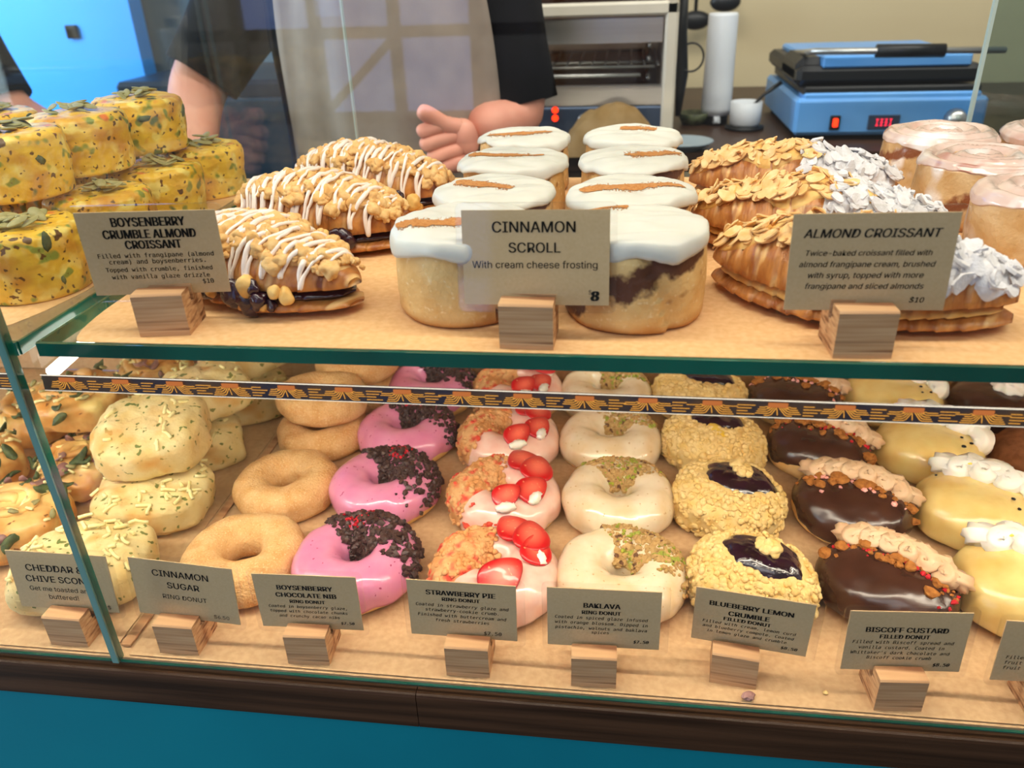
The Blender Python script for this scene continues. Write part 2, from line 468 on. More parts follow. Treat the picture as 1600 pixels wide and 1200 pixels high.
def roll_mat(name, c1, c2, dark, rough, coat, zbase, rise, off, width, specks=()):
    """dough with a darker filling band climbing round the side, as the rolled layers show"""
    mt = MAT(name, c1, c2, 48, .33, .68, rough, .3, .45, 260, specks=specks, coat=coat, coatr=.15)
    t = NT.__new__(NT); t.m = mt; t.t = mt.node_tree; t.n = t.t.nodes
    b = next(n for n in t.n if n.type == 'BSDF_PRINCIPLED'); src = b.inputs['Base Color'].links[0].from_socket
    tc = t.add('ShaderNodeTexCoord'); g = t.add('ShaderNodeTexGradient', gradient_type='RADIAL'); t.link(tc.outputs['Object'], g.inputs[0])
    sp_ = t.add('ShaderNodeSeparateXYZ'); t.link(tc.outputs['Object'], sp_.inputs[0])

    def mth(op, a, b_=None, c_=None):
        n = t.add('ShaderNodeMath', operation=op)
        for i, q in enumerate((a, b_, c_)):
            if q is None: continue
            if hasattr(q, 'links'): t.link(q, n.inputs[i])
            else: n.inputs[i].default_value = q
        return n.outputs[0]
    fr_ = mth('FRACT', mth('ADD', g.outputs[1], off))
    zc_ = mth('MULTIPLY_ADD', fr_, rise, zbase)
    nz = t.add('ShaderNodeTexNoise'); nz.inputs['Scale'].default_value = 38; nz.inputs['Detail'].default_value = 4; t.link(tc.outputs['Object'], nz.inputs['Vector'])
    d = mth('SUBTRACT', sp_.outputs[2], mth('MULTIPLY_ADD', nz.outputs[0], .030, mth('SUBTRACT', zc_, .015)))
    nz2 = t.add('ShaderNodeTexNoise'); nz2.inputs['Scale'].default_value = 120; nz2.inputs['Detail'].default_value = 3; t.link(tc.outputs['Object'], nz2.inputs['Vector'])
    w_ = mth('MULTIPLY', nz2.outputs[0], width * 2)
    k = ramp(t, mth('SUBTRACT', w_, mth('ABSOLUTE', d)), -.0015, .0022)
    c = mixc(t, k, src, lin(dark))
    # golden base edge where it met the tin
    k2 = ramp(t, mth('MULTIPLY_ADD', nz.outputs[0], .010, mth('MULTIPLY', sp_.outputs[2], -1)), -.004, .004)
    c = mixc(t, mth('MULTIPLY', k2, .8), c, lin('b97a38'))
    t.link(c, b.inputs['Base Color']); return mt


M['scroll_side'] = roll_mat('scroll_dough', 'e6c283', 'd6a866', '5f3a28', .55, .05, .004, .105, .05, .0075, (('ecd09c', 320, .6, .15), ('a2703c', 60, .68, .06)))
M['bun_side'] = roll_mat('glazed_bun_dough', 'e0be8c', 'c99a5e', '8a4f2c', .3, .5, .0, .11, .28, .006, (('f2e6dc', 34, .6, .12), ('a2643a', 30, .64, .08)))


def strawberry_mat():
    t = NT('strawberry_flesh'); b = t.add('ShaderNodeBsdfPrincipled'); t.link(b.outputs[0], t.out.inputs[0])
    tc = t.add('ShaderNodeTexCoord'); g = t.add('ShaderNodeTexGradient', gradient_type='SPHERICAL')
    mp = t.add('ShaderNodeMapping'); mp.inputs['Location'].default_value = (0, 0, 0); mp.inputs['Scale'].default_value = (72, 105, 72)
    t.link(tc.outputs['Object'], mp.inputs[0]); t.link(mp.outputs[0], g.inputs[0])
    c = mixc(t, ramp(t, g.outputs[1], .08, .85), lin('c4161c'), lin('f4735c'))
    n = t.add('ShaderNodeTexNoise'); n.inputs['Scale'].default_value = 330; t.link(tc.outputs['Object'], n.inputs['Vector'])
    c = mixc(t, ramp(t, n.outputs[0], .69, .74), c, lin('e8956a'))
    t.link(c, b.inputs['Base Color']); b.inputs['Roughness'].default_value = .32; b.inputs['Coat Weight'].default_value = .25
    b.inputs['Specular IOR Level'].default_value = .5
    return t.m


M['strawberry'] = strawberry_mat()
M['skin'] = MAT('skin', 'd99a84', 'cf8a76', 30, .3, .7, .5, .35, .05, 400, sss=.15)
M['black_cloth'] = MAT('black_cotton', '0d0d14', '08080c', 40, .3, .7, .85, .15, .2, 500)
M['apron'] = MAT('beige_apron_cloth', '998e83', '8d8278', 30, .3, .7, .85, .15, .15, 600)
M['hair'] = MAT('dark_hair', '2a1d16', '1a120d', 80, .3, .7, .5, .4, stretch=(1, 1, .1))
M['jeans'] = MAT('dark_trousers', '20242e', rough=.85, spec=.15)
M['blue_wall'] = MAT('blue_paint', '2f97f0', '2b90ec', 3, .3, .7, .5, .3)
M['beige_wall'] = MAT('beige_wall', 'd6c59e', 'cbb993', 2.5, .3, .7, .6, .3, .03, 40, stretch=(.4, 1, 3))
M['grey_wall'] = MAT('grey_blue_wall', '53687a', '495c6c', 3, .3, .7, .6, .3)
M['floor'] = MAT('grey_floor', '6a6660', '5d5954', 8, .3, .7, .6, .3)
M['bench'] = MAT('brown_bench', '4a3120', '38241a', 14, .3, .7, .4, .4, stretch=(.3, 3, 3))
M['steel'] = MAT('brushed_steel', 'c9c9c6', 'b5b5b2', 20, .3, .7, .3, .5, metal=.85, stretch=(.1, 3, 3))
M['enamel'] = MAT('pale_enamel', 'd8cfbd', 'cfc5b2', 6, .3, .7, .35, .4)
M['oven_inside'] = MAT('oven_lining', 'd9ccba', 'b5a593', 10, .3, .7, .5, .4)
M['blue_steel'] = MAT('blue_steel_panel', '4a5a72', '3f4d63', 6, .3, .7, .35, .5, metal=.4)
M['press_blue'] = MAT('bright_blue_steel', '74b6f8', '5aa2ee', 8, .3, .7, .3, .5)
M['black_plastic'] = MAT('black_plastic', '17181b', rough=.4, spec=.4)
M['white_plastic'] = MAT('white_plastic', 'dfe3e8', 'd4d9df', 6, .3, .7, .4, .4)
M['red_lamp'] = EMIT('red_indicator', 'ff3414', 3.0)
M['red_digits'] = EMIT('red_digits', 'ff2a44', 2.2)
M['crumpled'] = MAT('crumpled_kraft', '9a7f58', '86693f', 30, .3, .7, .8, .15, .2, 120)
M['strip_body'] = MAT('strip_film', '5a4638', '3a3440', 26, .4, .6, .25, .5, coat=.3, stretch=(1, 1, .2))
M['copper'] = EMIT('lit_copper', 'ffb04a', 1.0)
M['strip_glow'] = EMIT('strip_chip', 'f08a4a', .6)
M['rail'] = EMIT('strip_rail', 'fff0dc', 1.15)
M['led_white'] = EMIT('lit_diffuser', 'fff6e8', 5)
M['daylight'] = EMIT('daylight_pane', '93b2ff', 3.2)
M['frame_dark'] = MAT('dark_window_frame', '1d1c1c', rough=.5)

# ------------------------------------------------------------------ the room
ZS = 0.2582


def struct(o, cat=None):
    o['kind'] = 'structure'; return o


struct(MB().box((0, 0, -.86), (8, 9, .04)).build('floor', M['floor'], smooth=False))
struct(MB().box((2.19, 1.83, .7), (5.62, .06, 3.1)).build('wall_back', M['beige_wall'], smooth=False))
struct(MB().box((-2.4, 1.72, .7), (2.3, .06, 3.1)).build('wall_blue', M['blue_wall'], smooth=False))
struct(MB().box((-.98, 1.83, .7), (.72, .06, 3.1)).build('wall_grey', M['grey_wall'], smooth=False))
wn = MB()
for i in range(7): wn.box((-2.2 + i * .38, -3.55, .45), (.05, .06, 2.4))
for z in (-.72, -.18, .2, .62, 1.65): wn.box((-1.06, -3.55, z), (2.33, .06, .05))
for a in (0, 1): wn.tube([(-1.44 + .38 * a, -3.53, -.16), (-1.06 - .0 * a + .38 * (1 - a) - .38 * (1 - a), -3.53, .18)], .022, 6)
win = struct(wn.build('window_1', M['frame_dark'], smooth=False))
pn = MB()
for x0, z0, z1 in ((-1.63, .22, .6), (-1.25, -.16, .18), (-.87, .22, .6), (-1.25, .22, .6), (-.87, -.16, .18), (-1.63, .64, 1.6), (-1.25, .64, 1.6), (-.87, .64, 1.6), (-.49, .64, 1.6)):
    pn.box((x0, -3.57, (z0 + z1) / 2), (.33, .01, z1 - z0))
pn.build('window_pane', M['daylight'], win, smooth=False)

# ------------------------------------------------------------------ display case
case = thing('display_case', (0, .2, -.84), 'long bakery display case with glass front, dark wooden rim and teal base', 'display case')


def cpart(mb, name, mats, parent=case, smooth=False):
    o = mb.build(name, mats, parent, smooth)
    if parent is case: o.location = -case.location
    return o


cpart(MB().box((0, .003, -.4395), (3.6, .018, .809)).box((0, .47, -.455), (3.6, .02, .775)), 'front_panel', M['teal'])
mb = MB(); pr = [(-.0140, -.0088), (-.0134, -.0066), (-.0118, -.006), (-.003, -.006), (-.003, -.0405), (-.0118, -.0405), (-.0140, -.0390)]
for x0, x1 in ((-1.8, -.137), (-.1365, .55), (.5505, 1.8)):
    n = len(pr); vs = [(x, y, z) for x in (x0, x1) for y, z in pr]
    mb.add(vs, [(i, (i + 1) % n, n + (i + 1) % n, n + i) for i in range(n)] + [tuple(range(n))[::-1], tuple(range(n, 2 * n))])
cpart(mb, 'wooden_rim', M['dark_wood'])
cpart(MB().box((0, .23, -.006), (3.6, .47, .01)), 'tray_deck', M['tray_paper'])
for x0, x1 in ((-1.6, -.3745), (-.3675, 1.6)):
    xm = (x0 + x1) / 2; L = x1 - x0
    cpart(MB().box((xm, -.0075, .3985), (L, .006, .8)).box((xm, -.0085, -.0005), (L, .0020, .001), mi=1), 'front_pane', [M['glass'], M['glass_edge']])
cpart(MB().box((-.371, -.0095, .3985), (.0050, .002, .8), mi=1).box((-.371, -.006, .3985), (.0050, .006, .8), mi=2).box((-.371, .24, .3985), (.005, .455, .797)), 'partition_pane', [M['glass'], M['joint_edge'], M['glass_edge']])
cpart(MB().box((-.371, .235, .0012), (.008, .46, .0016)), 'partition_channel', M['block_wood'])
cpart(MB().box((0, .470, .118), (3.4, .012, .236)), 'rear_board', M['tray_paper'])
cpart(MB().box((-.795, .482, .40), (1.0, .005, .8)).box((-.294, .482, .40), (.0016, .006, .8), mi=1), 'rear_pane', [M['glass'], M['rear_edge']])
cpart(MB().box((.848, .485, .40), (1.0, .005, .8)).box((.347, .485, .40), (.003, .006, .8), mi=1), 'rear_pane', [GLASS('tinted_rear_glass', (.62, .72, .72), 1.5, 1.3), M['rear_edge']])
cpart(MB().box((0, .23, .806), (3.3, .49, .012)), 'top_panel', M['steel'])


def shelf(x0, x1, label):
    xm, L = (x0 + x1) / 2, x1 - x0
    mb = MB().box((xm, .24, ZS - .0048), (L - .002, .455, .0088))
    mb.box((xm, .0105, ZS - .0048), (L, .003, .009), mi=1)
    for x in (x0, x1): mb.box((x, .24, ZS - .0048), (.002, .458, .009), mi=1)
    return tag(mb.build('glass_shelf', [M['shelf_glass'], M['glass_edge']], None, False), label, 'shelf', 'glass shelves of the display case')


shelf(-.364, 1.5, 'long glass shelf with green front edge carrying the croissants and scrolls')
shelf(-1.5, -.378, 'glass shelf left of the partition pane carrying the yellow frittatas')


def paper(pts, z, label, mat, th=.0005, curl=0):
    n = len(pts); mb = MB()
    mb.add([(x, y, z + th) for x, y in pts] + [(x, y, z + .00005) for x, y in pts], [tuple(range(n)), tuple(range(n, 2 * n))[::-1]] + [(i + n, (i + 1) % n + n, (i + 1) % n, i) for i in range(n)])
    return tag(mb.build('paper_liner', mat, None, False), label, 'paper', 'kraft paper liners')


arc = [(-.335 - .015 * math.sin(t * PI / 2),   .0118 + .069 * (1 - math.cos(t * PI / 2))) for t in np.linspace(0, 1, 8)]
paper([(1.4, .0118)] + [(1.4, .44), (-.352, .44)] + arc[::-1], ZS, 'brown kraft paper under the croissants and scrolls on the long shelf', M['kraft_paper'])
paper([(-.392, .06), (-.40, .035), (-.42, .02), (-1.2, .02), (-1.2, .44), (-.388, .44), (-.386, .1)], ZS, 'brown kraft paper under the yellow frittatas on the left shelf', M['kraft_paper'])
paper([(-.3640, -.003), (1.4, -.003), (1.4, .455), (-.3640, .455)], 0, 'brown kraft paper lining the lower tray under the donuts', M['tray_paper'])
paper([(-1.4, -.003), (-.3785, -.003), (-.3785, .455), (-1.4, .455)], 0, 'brown kraft paper lining the lower tray under scones and savoury buns', M['tray_paper'])


# LED strip hung just behind the front pane
def led_strip(x0, x1, label, z0=.2275, z1=.2265):
    y = .004
    t = thing('light_strip', ((x0 + x1) / 2, y, ZS - .04), label, 'light strip', 'light strips under the shelf edge')
    inv = -Vector(t.location)
    def zc(x): return .2325 - .0045 * (x + .37)
    xs = np.linspace(x0, x1, 40)
    P = np.array([[[x, y + dy, zc(x) + dz] for dz, dy in ((-.0052, 0), (.0052, .0012), (.0052, .0022), (-.0052, .001))] for x in xs])
    MB().grid(P, False, True).build('film', M['strip_body'], t, False).location = inv
    x = x0 + .012; tr = MB(); k = 0; yf = y - .0004
    def line(pts): tr.tube([(a, yf, zc(a) + b) for a, b in pts], .00022, 4)
    while x < min(x1, 1.0) - .02:
        MB().box((x + .006, y - .0002, zc(x) + .0028), (.011, .0008, .0030), bev=.0003).build('chip', M['strip_glow'], t).location = inv
        for i in range(5):
            for sgn in (-1, 1):
                a = x + .006 + sgn * (.0008 + i * .0011); l = .0018 + .0011 * (4 - i) * (.6 if sgn < 0 else 1)
                ze = -.0038 + .0013 * i
                line([(a, .0012), (a + sgn * l * .55, ze + .0006), (a + sgn * (l * .55 + .0012), ze), (a + sgn * (l * .55 + .004 + .0014 * ((i * 3 + k) % 4)), ze)])
        line([(x + .0055, .0008), (x + .0062, -.0035)])
        for q in range(4): line([(x + .020, -.0032 + q * .0019), (x + .020 + .006 + .002 * ((q + k) % 3), -.0032 + q * .0019)])
        x += .0365; k += 1
    tr.build('copper_trace', M['copper'], t, False).location = inv
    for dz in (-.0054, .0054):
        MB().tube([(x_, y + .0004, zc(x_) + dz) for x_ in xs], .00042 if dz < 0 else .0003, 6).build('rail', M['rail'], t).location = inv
    return t


led_strip(-.364, 1.2, 'patterned light strip below the front edge of the long glass shelf')
led_strip(-.9, -.378, 'short patterned light strip below the left shelf, beyond the partition pane')
tag(MB().tube([(-.3600, .010, .2370), (-.3600, .085, .2440)], .0042, 10).build('corner_lamp', M['led_white']), 'bright white tube lamp at the left end under the long glass shelf', 'lamp')

# ------------------------------------------------------------------ price cards on wooden blocks
FONTS = {}
fdir = os.path.join(bpy.utils.resource_path('LOCAL'), 'datafiles', 'fonts')
for k, fn in (('sans', 'Inter.woff2'), ('mono', 'DejaVuSansMono.woff2')):
    try: FONTS[k] = bpy.data.fonts.load(os.path.join(fdir, fn))
    except Exception: FONTS[k] = None


def text_mesh(body, font, bold=0, shear=0):
    c = bpy.data.curves.new('text', 'FONT'); c.body = body; c.size = 1; c.offset = bold; c.shear = shear; c.resolution_u = 3
    if FONTS.get(font): c.font = FONTS[font]
    o = bpy.data.objects.new('text', c); COL.objects.link(o)
    dg = bpy.context.evaluated_depsgraph_get(); me = bpy.data.meshes.new_from_object(o.evaluated_get(dg))
    V = np.array([v.co[:] for v in me.vertices]); F_ = [tuple(p.vertices) for p in me.polygons]
    bpy.data.objects.remove(o); bpy.data.curves.remove(c); bpy.data.meshes.remove(me)
    return V, F_


def lettering(mb, lines, W, H):
    for body, x0, x1, y, font, bold, shear in lines:
        V, F_ = text_mesh(body, font, 0, shear)
        if not len(V): continue
        lo, hi = V[:, 0].min(), V[:, 0].max(); s = (x1 - x0) * W / (hi - lo)
        for dx in ((-bold, -bold / 3, bold / 3, bold) if bold > .008 else (-bold, bold) if bold else (0,)):
            P = np.stack([(V[:, 0] - lo + dx) * s + (x0 - .5) * W, np.full(len(V), -.00062), V[:, 1] * s * (1.28 if bold == .041 else 1) + y * H], -1)
            mb.add(P, F_)
    return mb


MO, H_ = ('mono', .009, 0), ('sans', .034, 0)
MI, HT = ('mono', .007, .18), ('sans', .041, 0)
CARDS = [
    # name, card pos, yaw, tilt, roll, W, block xy, block z, block yaw, lines, label phrase
    ('boysenberry crumble almond croissant', (-.288, .0402, .2807), 10.9, -3, -1.4, .084, (-.283, .0224), ZS, 8.5,
     [('BOYSENBERRY', .25, .77, .83, *HT), ('CRUMBLE ALMOND', .17, .83, .69, *HT), ('CROISSANT', .31, .71, .565, *HT), ('Filled with frangipane (almond', .09, .93, .46, *MO), ('cream) and boysenberries.', .16, .86, .385, *MO), ('Topped with crumble, finished', .12, .9, .29, *MO), ('with vanilla glaze drizzle', .15, .87, .2, *MO), ('$10', .81, .89, .12, *MO)]),
    ('cinnamon scroll', (-.0481, .0327, .2803), -.5, 9.2, .6, .086, (-.0525, .0159), ZS, -1.4,
     [('CINNAMON', .21, .77, .77, 'sans', .015, 0), ('SCROLL', .32, .67, .56, 'sans', .015, 0), ('With cream cheese frosting', .065, .92, .395, 'sans', .004, 0), ('8', .882, .928, .05, 'sans', .06, .1), ('$', .862, .882, .12, 'sans', .0, 0)]),
    ('almond croissant', (.1367, .0322, .2808), -.2, 1.5, 1, .0855, (.1358, .0148), ZS, 3.0,
     [('ALMOND CROISSANT', .075, .905, .76, 'sans', .022, .2), ('Twice-baked croissant filled with', .1, .868, .577, 'sans', .008, .2), ('almond frangipane cream, brushed', .067, .9, .46, 'sans', .008, .2), ('with syrup, topped with more', .13, .84, .345, 'sans', .008, .2), ('frangipane and sliced almonds', .12, .852, .23, 'sans', .008, .2), ('$10', .78, .87, .085, 'sans', .015, .2)]),
    ('cheddar and chive scone', (-.4176, .0158, .0241), .8, 4.3, -.8, .082, (-.4159, .0010), 0, -.5,
     [('CHEDDAR &', .165, .73, .67, 'sans', .012, 0), ('CHIVE SCONE', .135, .785, .48, 'sans', .012, 0), ('Get me toasted and', .145, .77, .32, 'sans', .0, 0), ('buttered!', .32, .62, .18, 'sans', 0., 0), ('$', .895, .925, .06, 'sans', .01, 0)]),
    ('cinnamon sugar ring donut', (-.3175, .0148, .0245), -1.2, 2.5, -2.7, .0820, (-.3248, .0012), 0, -.4,
     [('CINNAMON', .215, .755, .73, 'sans', .012, 0), ('SUGAR', .34, .65, .53, 'sans', .012, 0), ('RING DONUT', .275, .705, .335, 'sans', .0, 0), ('$6.50', .75, .9, .07, 'sans', .0, 0)]),
    ('boysenberry chocolate nib donut', (-.2202, .0165, .0222), 1.4, .8, .4, .0783, (-.2211, .0007), 0, 2.4,
     [('BOYSENBERRY', .225, .76, .725, *H_), ('CHOCOLATE NIB', .2, .785, .59, *H_), ('RING DONUT', .325, .665, .48, *H_), ('Coated in boysenberry glaze,', .105, .87, .385, *MI), ('topped with chocolate chunks', .11, .87, .295, *MI), ('and crunchy cacao nibs', .19, .785, .205, *MI), ('$7.50', .79, .92, .1, 'mono', .03, .2)]),
    ('strawberry pie ring donut', (-.1044, .0162, .0240), 0, 1.5, -.3, .0788, (-.1002, .0008), 0, .6,
     [('STRAWBERRY PIE', .175, .81, .76, *H_), ('RING DONUT', .32, .665, .66, *H_), ('Coated in strawberry glaze and', .07, .93, .55, *MI), ('strawberry-cookie crumb.', .155, .835, .46, *MI), ('Finished with buttercream and', .08, .905, .365, *MI), ('fresh strawberries', .245, .745, .275, *MI), ('$7.50', .69, .855, .08, 'mono', .01, .1)]),
    ('baklava ring donut', (-.0032, .0160, .0245), 1.1, 3, .2, .0792, (-.009, .0004), 0, 1.6,
     [('BAKLAVA', .325, .645, .685, *H_), ('RING DONUT', .31, .65, .575, *H_), ('Coated in spiced glaze infused', .07, .89, .485, *MI), ('with orange blossom. Dipped in', .07, .89, .395, *MI), ('pistachio, walnuts and baklava', .07, .885, .305, *MI), ('spices', .395, .55, .235, *MI), ('$7.50', .77, .905, .1, 'mono', .03, .2)]),
    ('blueberry lemon crumble donut', (.0988, .0262, .0240), -7.4, -3.5, -.5, .0787, (.0887, .0109), 0, -7.1,
     [('BLUEBERRY LEMON', .13, .835, .71, *H_), ('CRUMBLE', .3, .645, .56, *H_), ('FILLED DONUT', .265, .665, .46, *H_), ('Filled with cream, lemon curd', .085, .885, .37, *MI), ('and blueberry compote. Coated', .09, .875, .28, *MI), ('in lemon glaze and crumble', .13, .82, .19, *MI), ('$8.50', .78, .92, .08, 'mono', .03, .2)]),
    ('biscuit custard donut', (.1985, .0152, .0232), 3.3, 2.9, .3, .0784, (.1972, .0002), 0, 3.9,
     [('BISCOFF CUSTARD', .155, .83, .66, *H_), ('FILLED DONUT', .28, .69, .555, *H_), ('Filled with Biscoff spread and', .06, .9, .465, *MI), ('vanilla custard. Coated in', .12, .83, .375, *MI), ("Whittaker's dark chocolate and", .06, .885, .285, *MI), ('Biscoff cookie crumb', .2, .74, .2, *MI), ('$8.50', .765, .905, .09, 'mono', .03, .2)]),
    ('fruit filled donut', (.2965, .0162, .0205), 1.0, 3, 0, .0785, (.2965, .0015), 0, 3.0,
     [('Filled', .075, .243, .38, *MI), ('fruit', .075, .215, .29, *MI), ('fruit', .075, .215, .2, *MI)]),
]
bw, bd, bh = .0318, .0310, .0280
for i, (nm, pos, yw, tl, ro, W, bxy, bz, byw, lines) in enumerate(CARDS):
    up_ = bz > .1
    lab = {10: 'price card cut off by the right edge of the photo'}.get(i, 'kraft price card for the ' + nm + ' in a clear sleeve')
    H = W * .645
    c = thing('price_card', pos, lab, 'price card', 'kraft price cards')
    c.matrix_world = Matrix.Translation(pos) @ Matrix.Rotation(math.radians(yw), 4, 'Z') @ Matrix.Rotation(-math.radians(tl), 4, 'X') @ Matrix.Rotation(-math.radians(ro), 4, 'Y')
    k = MB().box((0, 0, H / 2), (W, .0008, H)).build('kraft_card', M['kraft_card'], c, False)
    lettering(MB(), lines, W, H).build('lettering', M['ink'], k, False)
    # clear sleeve with rounded corners
    x0, x1, z0, z1, rr = -W / 2 - .0035, W / 2 + (.006 if i in (7, 8, 6) else .0042), -.0045, H + .0042, .004
    o = []
    for cx, cz, a0 in ((x1 - rr, z1 - rr, 0), (x0 + rr, z1 - rr, 90), (x0 + rr, z0 + rr, 180), (x1 - rr, z0 + rr, 270)):
        o += [(cx + rr * math.cos(math.radians(a0 + q * 15)), cz + rr * math.sin(math.radians(a0 + q * 15))) for q in range(7)]
    n = len(o); th = .0011
    mb = MB().add([(x, -th, z) for x, z in o] + [(x, th, z) for x, z in o], [tuple(range(n)), tuple(range(n, 2 * n))[::-1]] + [(a, (a + 1) % n, n + (a + 1) % n, n + a) for a in range(n)])
    rim = MB().tube([(x, 0, z) for x, z in o + o[:2]], .0007, 6)
    mb.build('clear_sleeve', M['sleeve'], c, False)
    # block with a slot: U profile in y-z, extruded in x
    sw_ = .0022; sd = .0105; y0 = .0155 - .0004
    pf = [(0, 0), (bd, 0), (bd, bh), (y0 + sw_, bh), (y0 + sw_, bh - sd), (y0 - sw_, bh - sd), (y0 - sw_, bh), (.0012, bh), (0, bh - .0012)]
    n = len(pf); b = MB()
    vs = [(x, y, z) for x in (-bw / 2, bw / 2) for y, z in pf]
    b.add(vs, [(a, (a + 1) % n, n + (a + 1) % n, n + a) for a in range(n)])
    for off in (0, n):
        q = [(0, 1, 4, 5), (1, 2, 3, 4), (0, 5, 6, 7), (0, 7, 8)]
        b.add([vs[off + j] for j in range(n)], [f if off else f[::-1] for f in q])
    names = ('BOYSENBERRY CRUMBLE', 'CINNAMON SCROLL', 'ALMOND CROISSANT', 'CHEDDAR & CHIVE SCONE', 'CINNAMON SUGAR', 'BOYSENBERRY CHOCOLATE NIB', 'STRAWBERRY PIE', 'BAKLAVA', 'BLUEBERRY LEMON', 'custard donut', 'right-edge')
    bo = b.build('wooden_block', M['block_wood'], None, False)
    bo.location = (bxy[0], bxy[1], bz + .0006); bo.rotation_euler.z = math.radians(byw)
    tag(bo, 'small pine block holding the ' + names[i].lower() + ' price card', 'wooden block', 'slotted card blocks')

# ------------------------------------------------------------------ ring donuts and filled donuts, lower tray
ROWN = ['frontmost of its row', 'second from the front', 'third from the front', 'rearmost of its row']


def polar_mask(a0, spread, jitter=.25):
    """angular sector, ragged"""
    def f(p, u, v):
        d = np.abs((u - a0 + PI) % (2 * PI) - PI)
        return d < spread * (1 + jitter * vn(p, 120, 5))
    return f


def sugar_donut(loc, label, seed, rz=0, tilt=(0, 0), sc=1.0, group='cinnamon sugar ring donuts'):
    sf = ring_surf(.0322 * sc, .0184 * sc, .034 * sc, seed, amp=.0016)
    U, V = sf.uv(); o = MB().grid(sf.F(U, V), True, True).build('ring_donut', M['sugar_dough'])
    o.location = loc; o.rotation_euler = (*tilt, rz)
    return tag(o, label, 'donut', group)


zt = .0007
sugar_donut((-.310, .094, zt), 'cinnamon sugar ring donut, frontmost, behind its price card', 1, .5, sc=1.04)
sugar_donut((-.314, .203, zt), 'cinnamon sugar ring donut with round hole, second from the front', 2, 1.3)
sugar_donut((-.313, .306, zt), 'cinnamon sugar ring donut lying under another, touching the tray', 3, .2, sc=.97)
sugar_donut((-.315, .318, .0345), 'cinnamon sugar ring donut stacked on top of another', 4, 2.2, (.12, .02), .98)
sugar_donut((-.300, .408, zt), 'cinnamon sugar ring donut at the back, lying on the tray', 5, 1.2, sc=.97)
sugar_donut((-.302, .410, .0345), 'cinnamon sugar ring donut at the back, stacked on another', 6, 3.2, (.0, .06), .97)


def iced_ring(name, x, y, label, group, seed, glaze, R=.0305, r=.0195, h=.037, drip=.35, rz=0):
    t = thing(name, (x, y, zt), label, 'donut', group, rz)
    sf = ring_surf(R, r, h, seed)
    surf_obj(sf, 'dough', M['dough'], t)
    e0 = lambda u: -drip + .28 * fbm(np.stack([np.cos(u), np.sin(u), 0 * u], -1), 2.2, seed + 7)
    e1 = lambda u: PI + .75 + 0 * u
    layer_obj(sf.layer(e0, e1, .0011, edge=.06, lump=.00035, lf=70, seed=seed), 'glaze', glaze, t)
    gs = Surf(lambda u, v: sf.F(u, v) + sf.normal(u, v) * .0011, sf.nu, sf.nv, True)
    return t, gs


for i, (x, y) in enumerate(((-.211, .094), (-.216, .203), (-.219, .302), (-.214, .404))):
    rng = np.random.default_rng(100 + i)
    t, gs = iced_ring('ring_donut', x, y, 'pink glazed ring donut topped with cacao nibs, ' + ROWN[i], 'pink boysenberry ring donuts', 20 + i, M['pink'], .031, .0205, .039)
    mk_ = polar_mask((1.1, .75, 1.0, .9)[i], (1.4, 1.5, 1.35, 1.4)[i])
    p, n = scatter(gs, 1500, rng, (-.1, 3.2), mk_)
    lumps(MB(), p, n, .0013, .0036, rng, 0, .8, .45, .5).build('cacao_nibs', M['nib'], t, False)['kind'] = 'stuff'
    a0 = (1.75, 1.2, 1.5, 1.6)[i]
    p, n = scatter(gs, 520, rng, (1.0, 2.0), polar_mask(a0, .32))
    lumps(MB(), p + n * .0022, n, .0007, .0017, rng, 0, .8, .4).build('berry_bits', M['red_bits'], t, False)['kind'] = 'stuff'

# strawberry pie
sl_v = []
KS = 26
aa = np.linspace(0, 2 * PI, KS, endpoint=False)
px_ = .0140 * np.cos(aa); py_ = .0106 * np.sin(aa) * (1 - .36 * np.cos(aa))


def slice_mesh():
    mb = MB(); rings = []
    for s, z in ((0.02, .0012), (.5, .0013), (.9, .0012), (1, .0004), (1, -.0006), (.85, -.0013), (.02, -.0013)):
        rings.append(np.stack([px_ * s, py_ * s, np.full(KS, z) + .0000], -1))
    P = np.stack(rings, 1); P[..., 2] -= 3 * P[..., 0] ** 2
    return mb.grid(P, True, False)


slice_proto = None


def straw_slice(parent, pos, n, ang, s):
    global slice_proto
    if slice_proto is None:
        o = slice_mesh().build('strawberry_slice', M['strawberry'], parent); slice_proto = o.data
    else:
        o = bpy.data.objects.new('strawberry_slice', slice_proto); COL.objects.link(o); o.parent = parent
    q = Vector(n).to_track_quat('Z', 'X').to_matrix()
    xx = Vector((math.cos(ang), math.sin(ang), 0)); xx = (xx - Vector(n) * xx.dot(Vector(n))).normalized(); yy = Vector(n).cross(xx)
    R_ = Matrix((xx, yy, Vector(n))).transposed()
    o.rotation_euler = R_.to_euler(); o.location = pos; o.scale = (s, s, s)
    return o


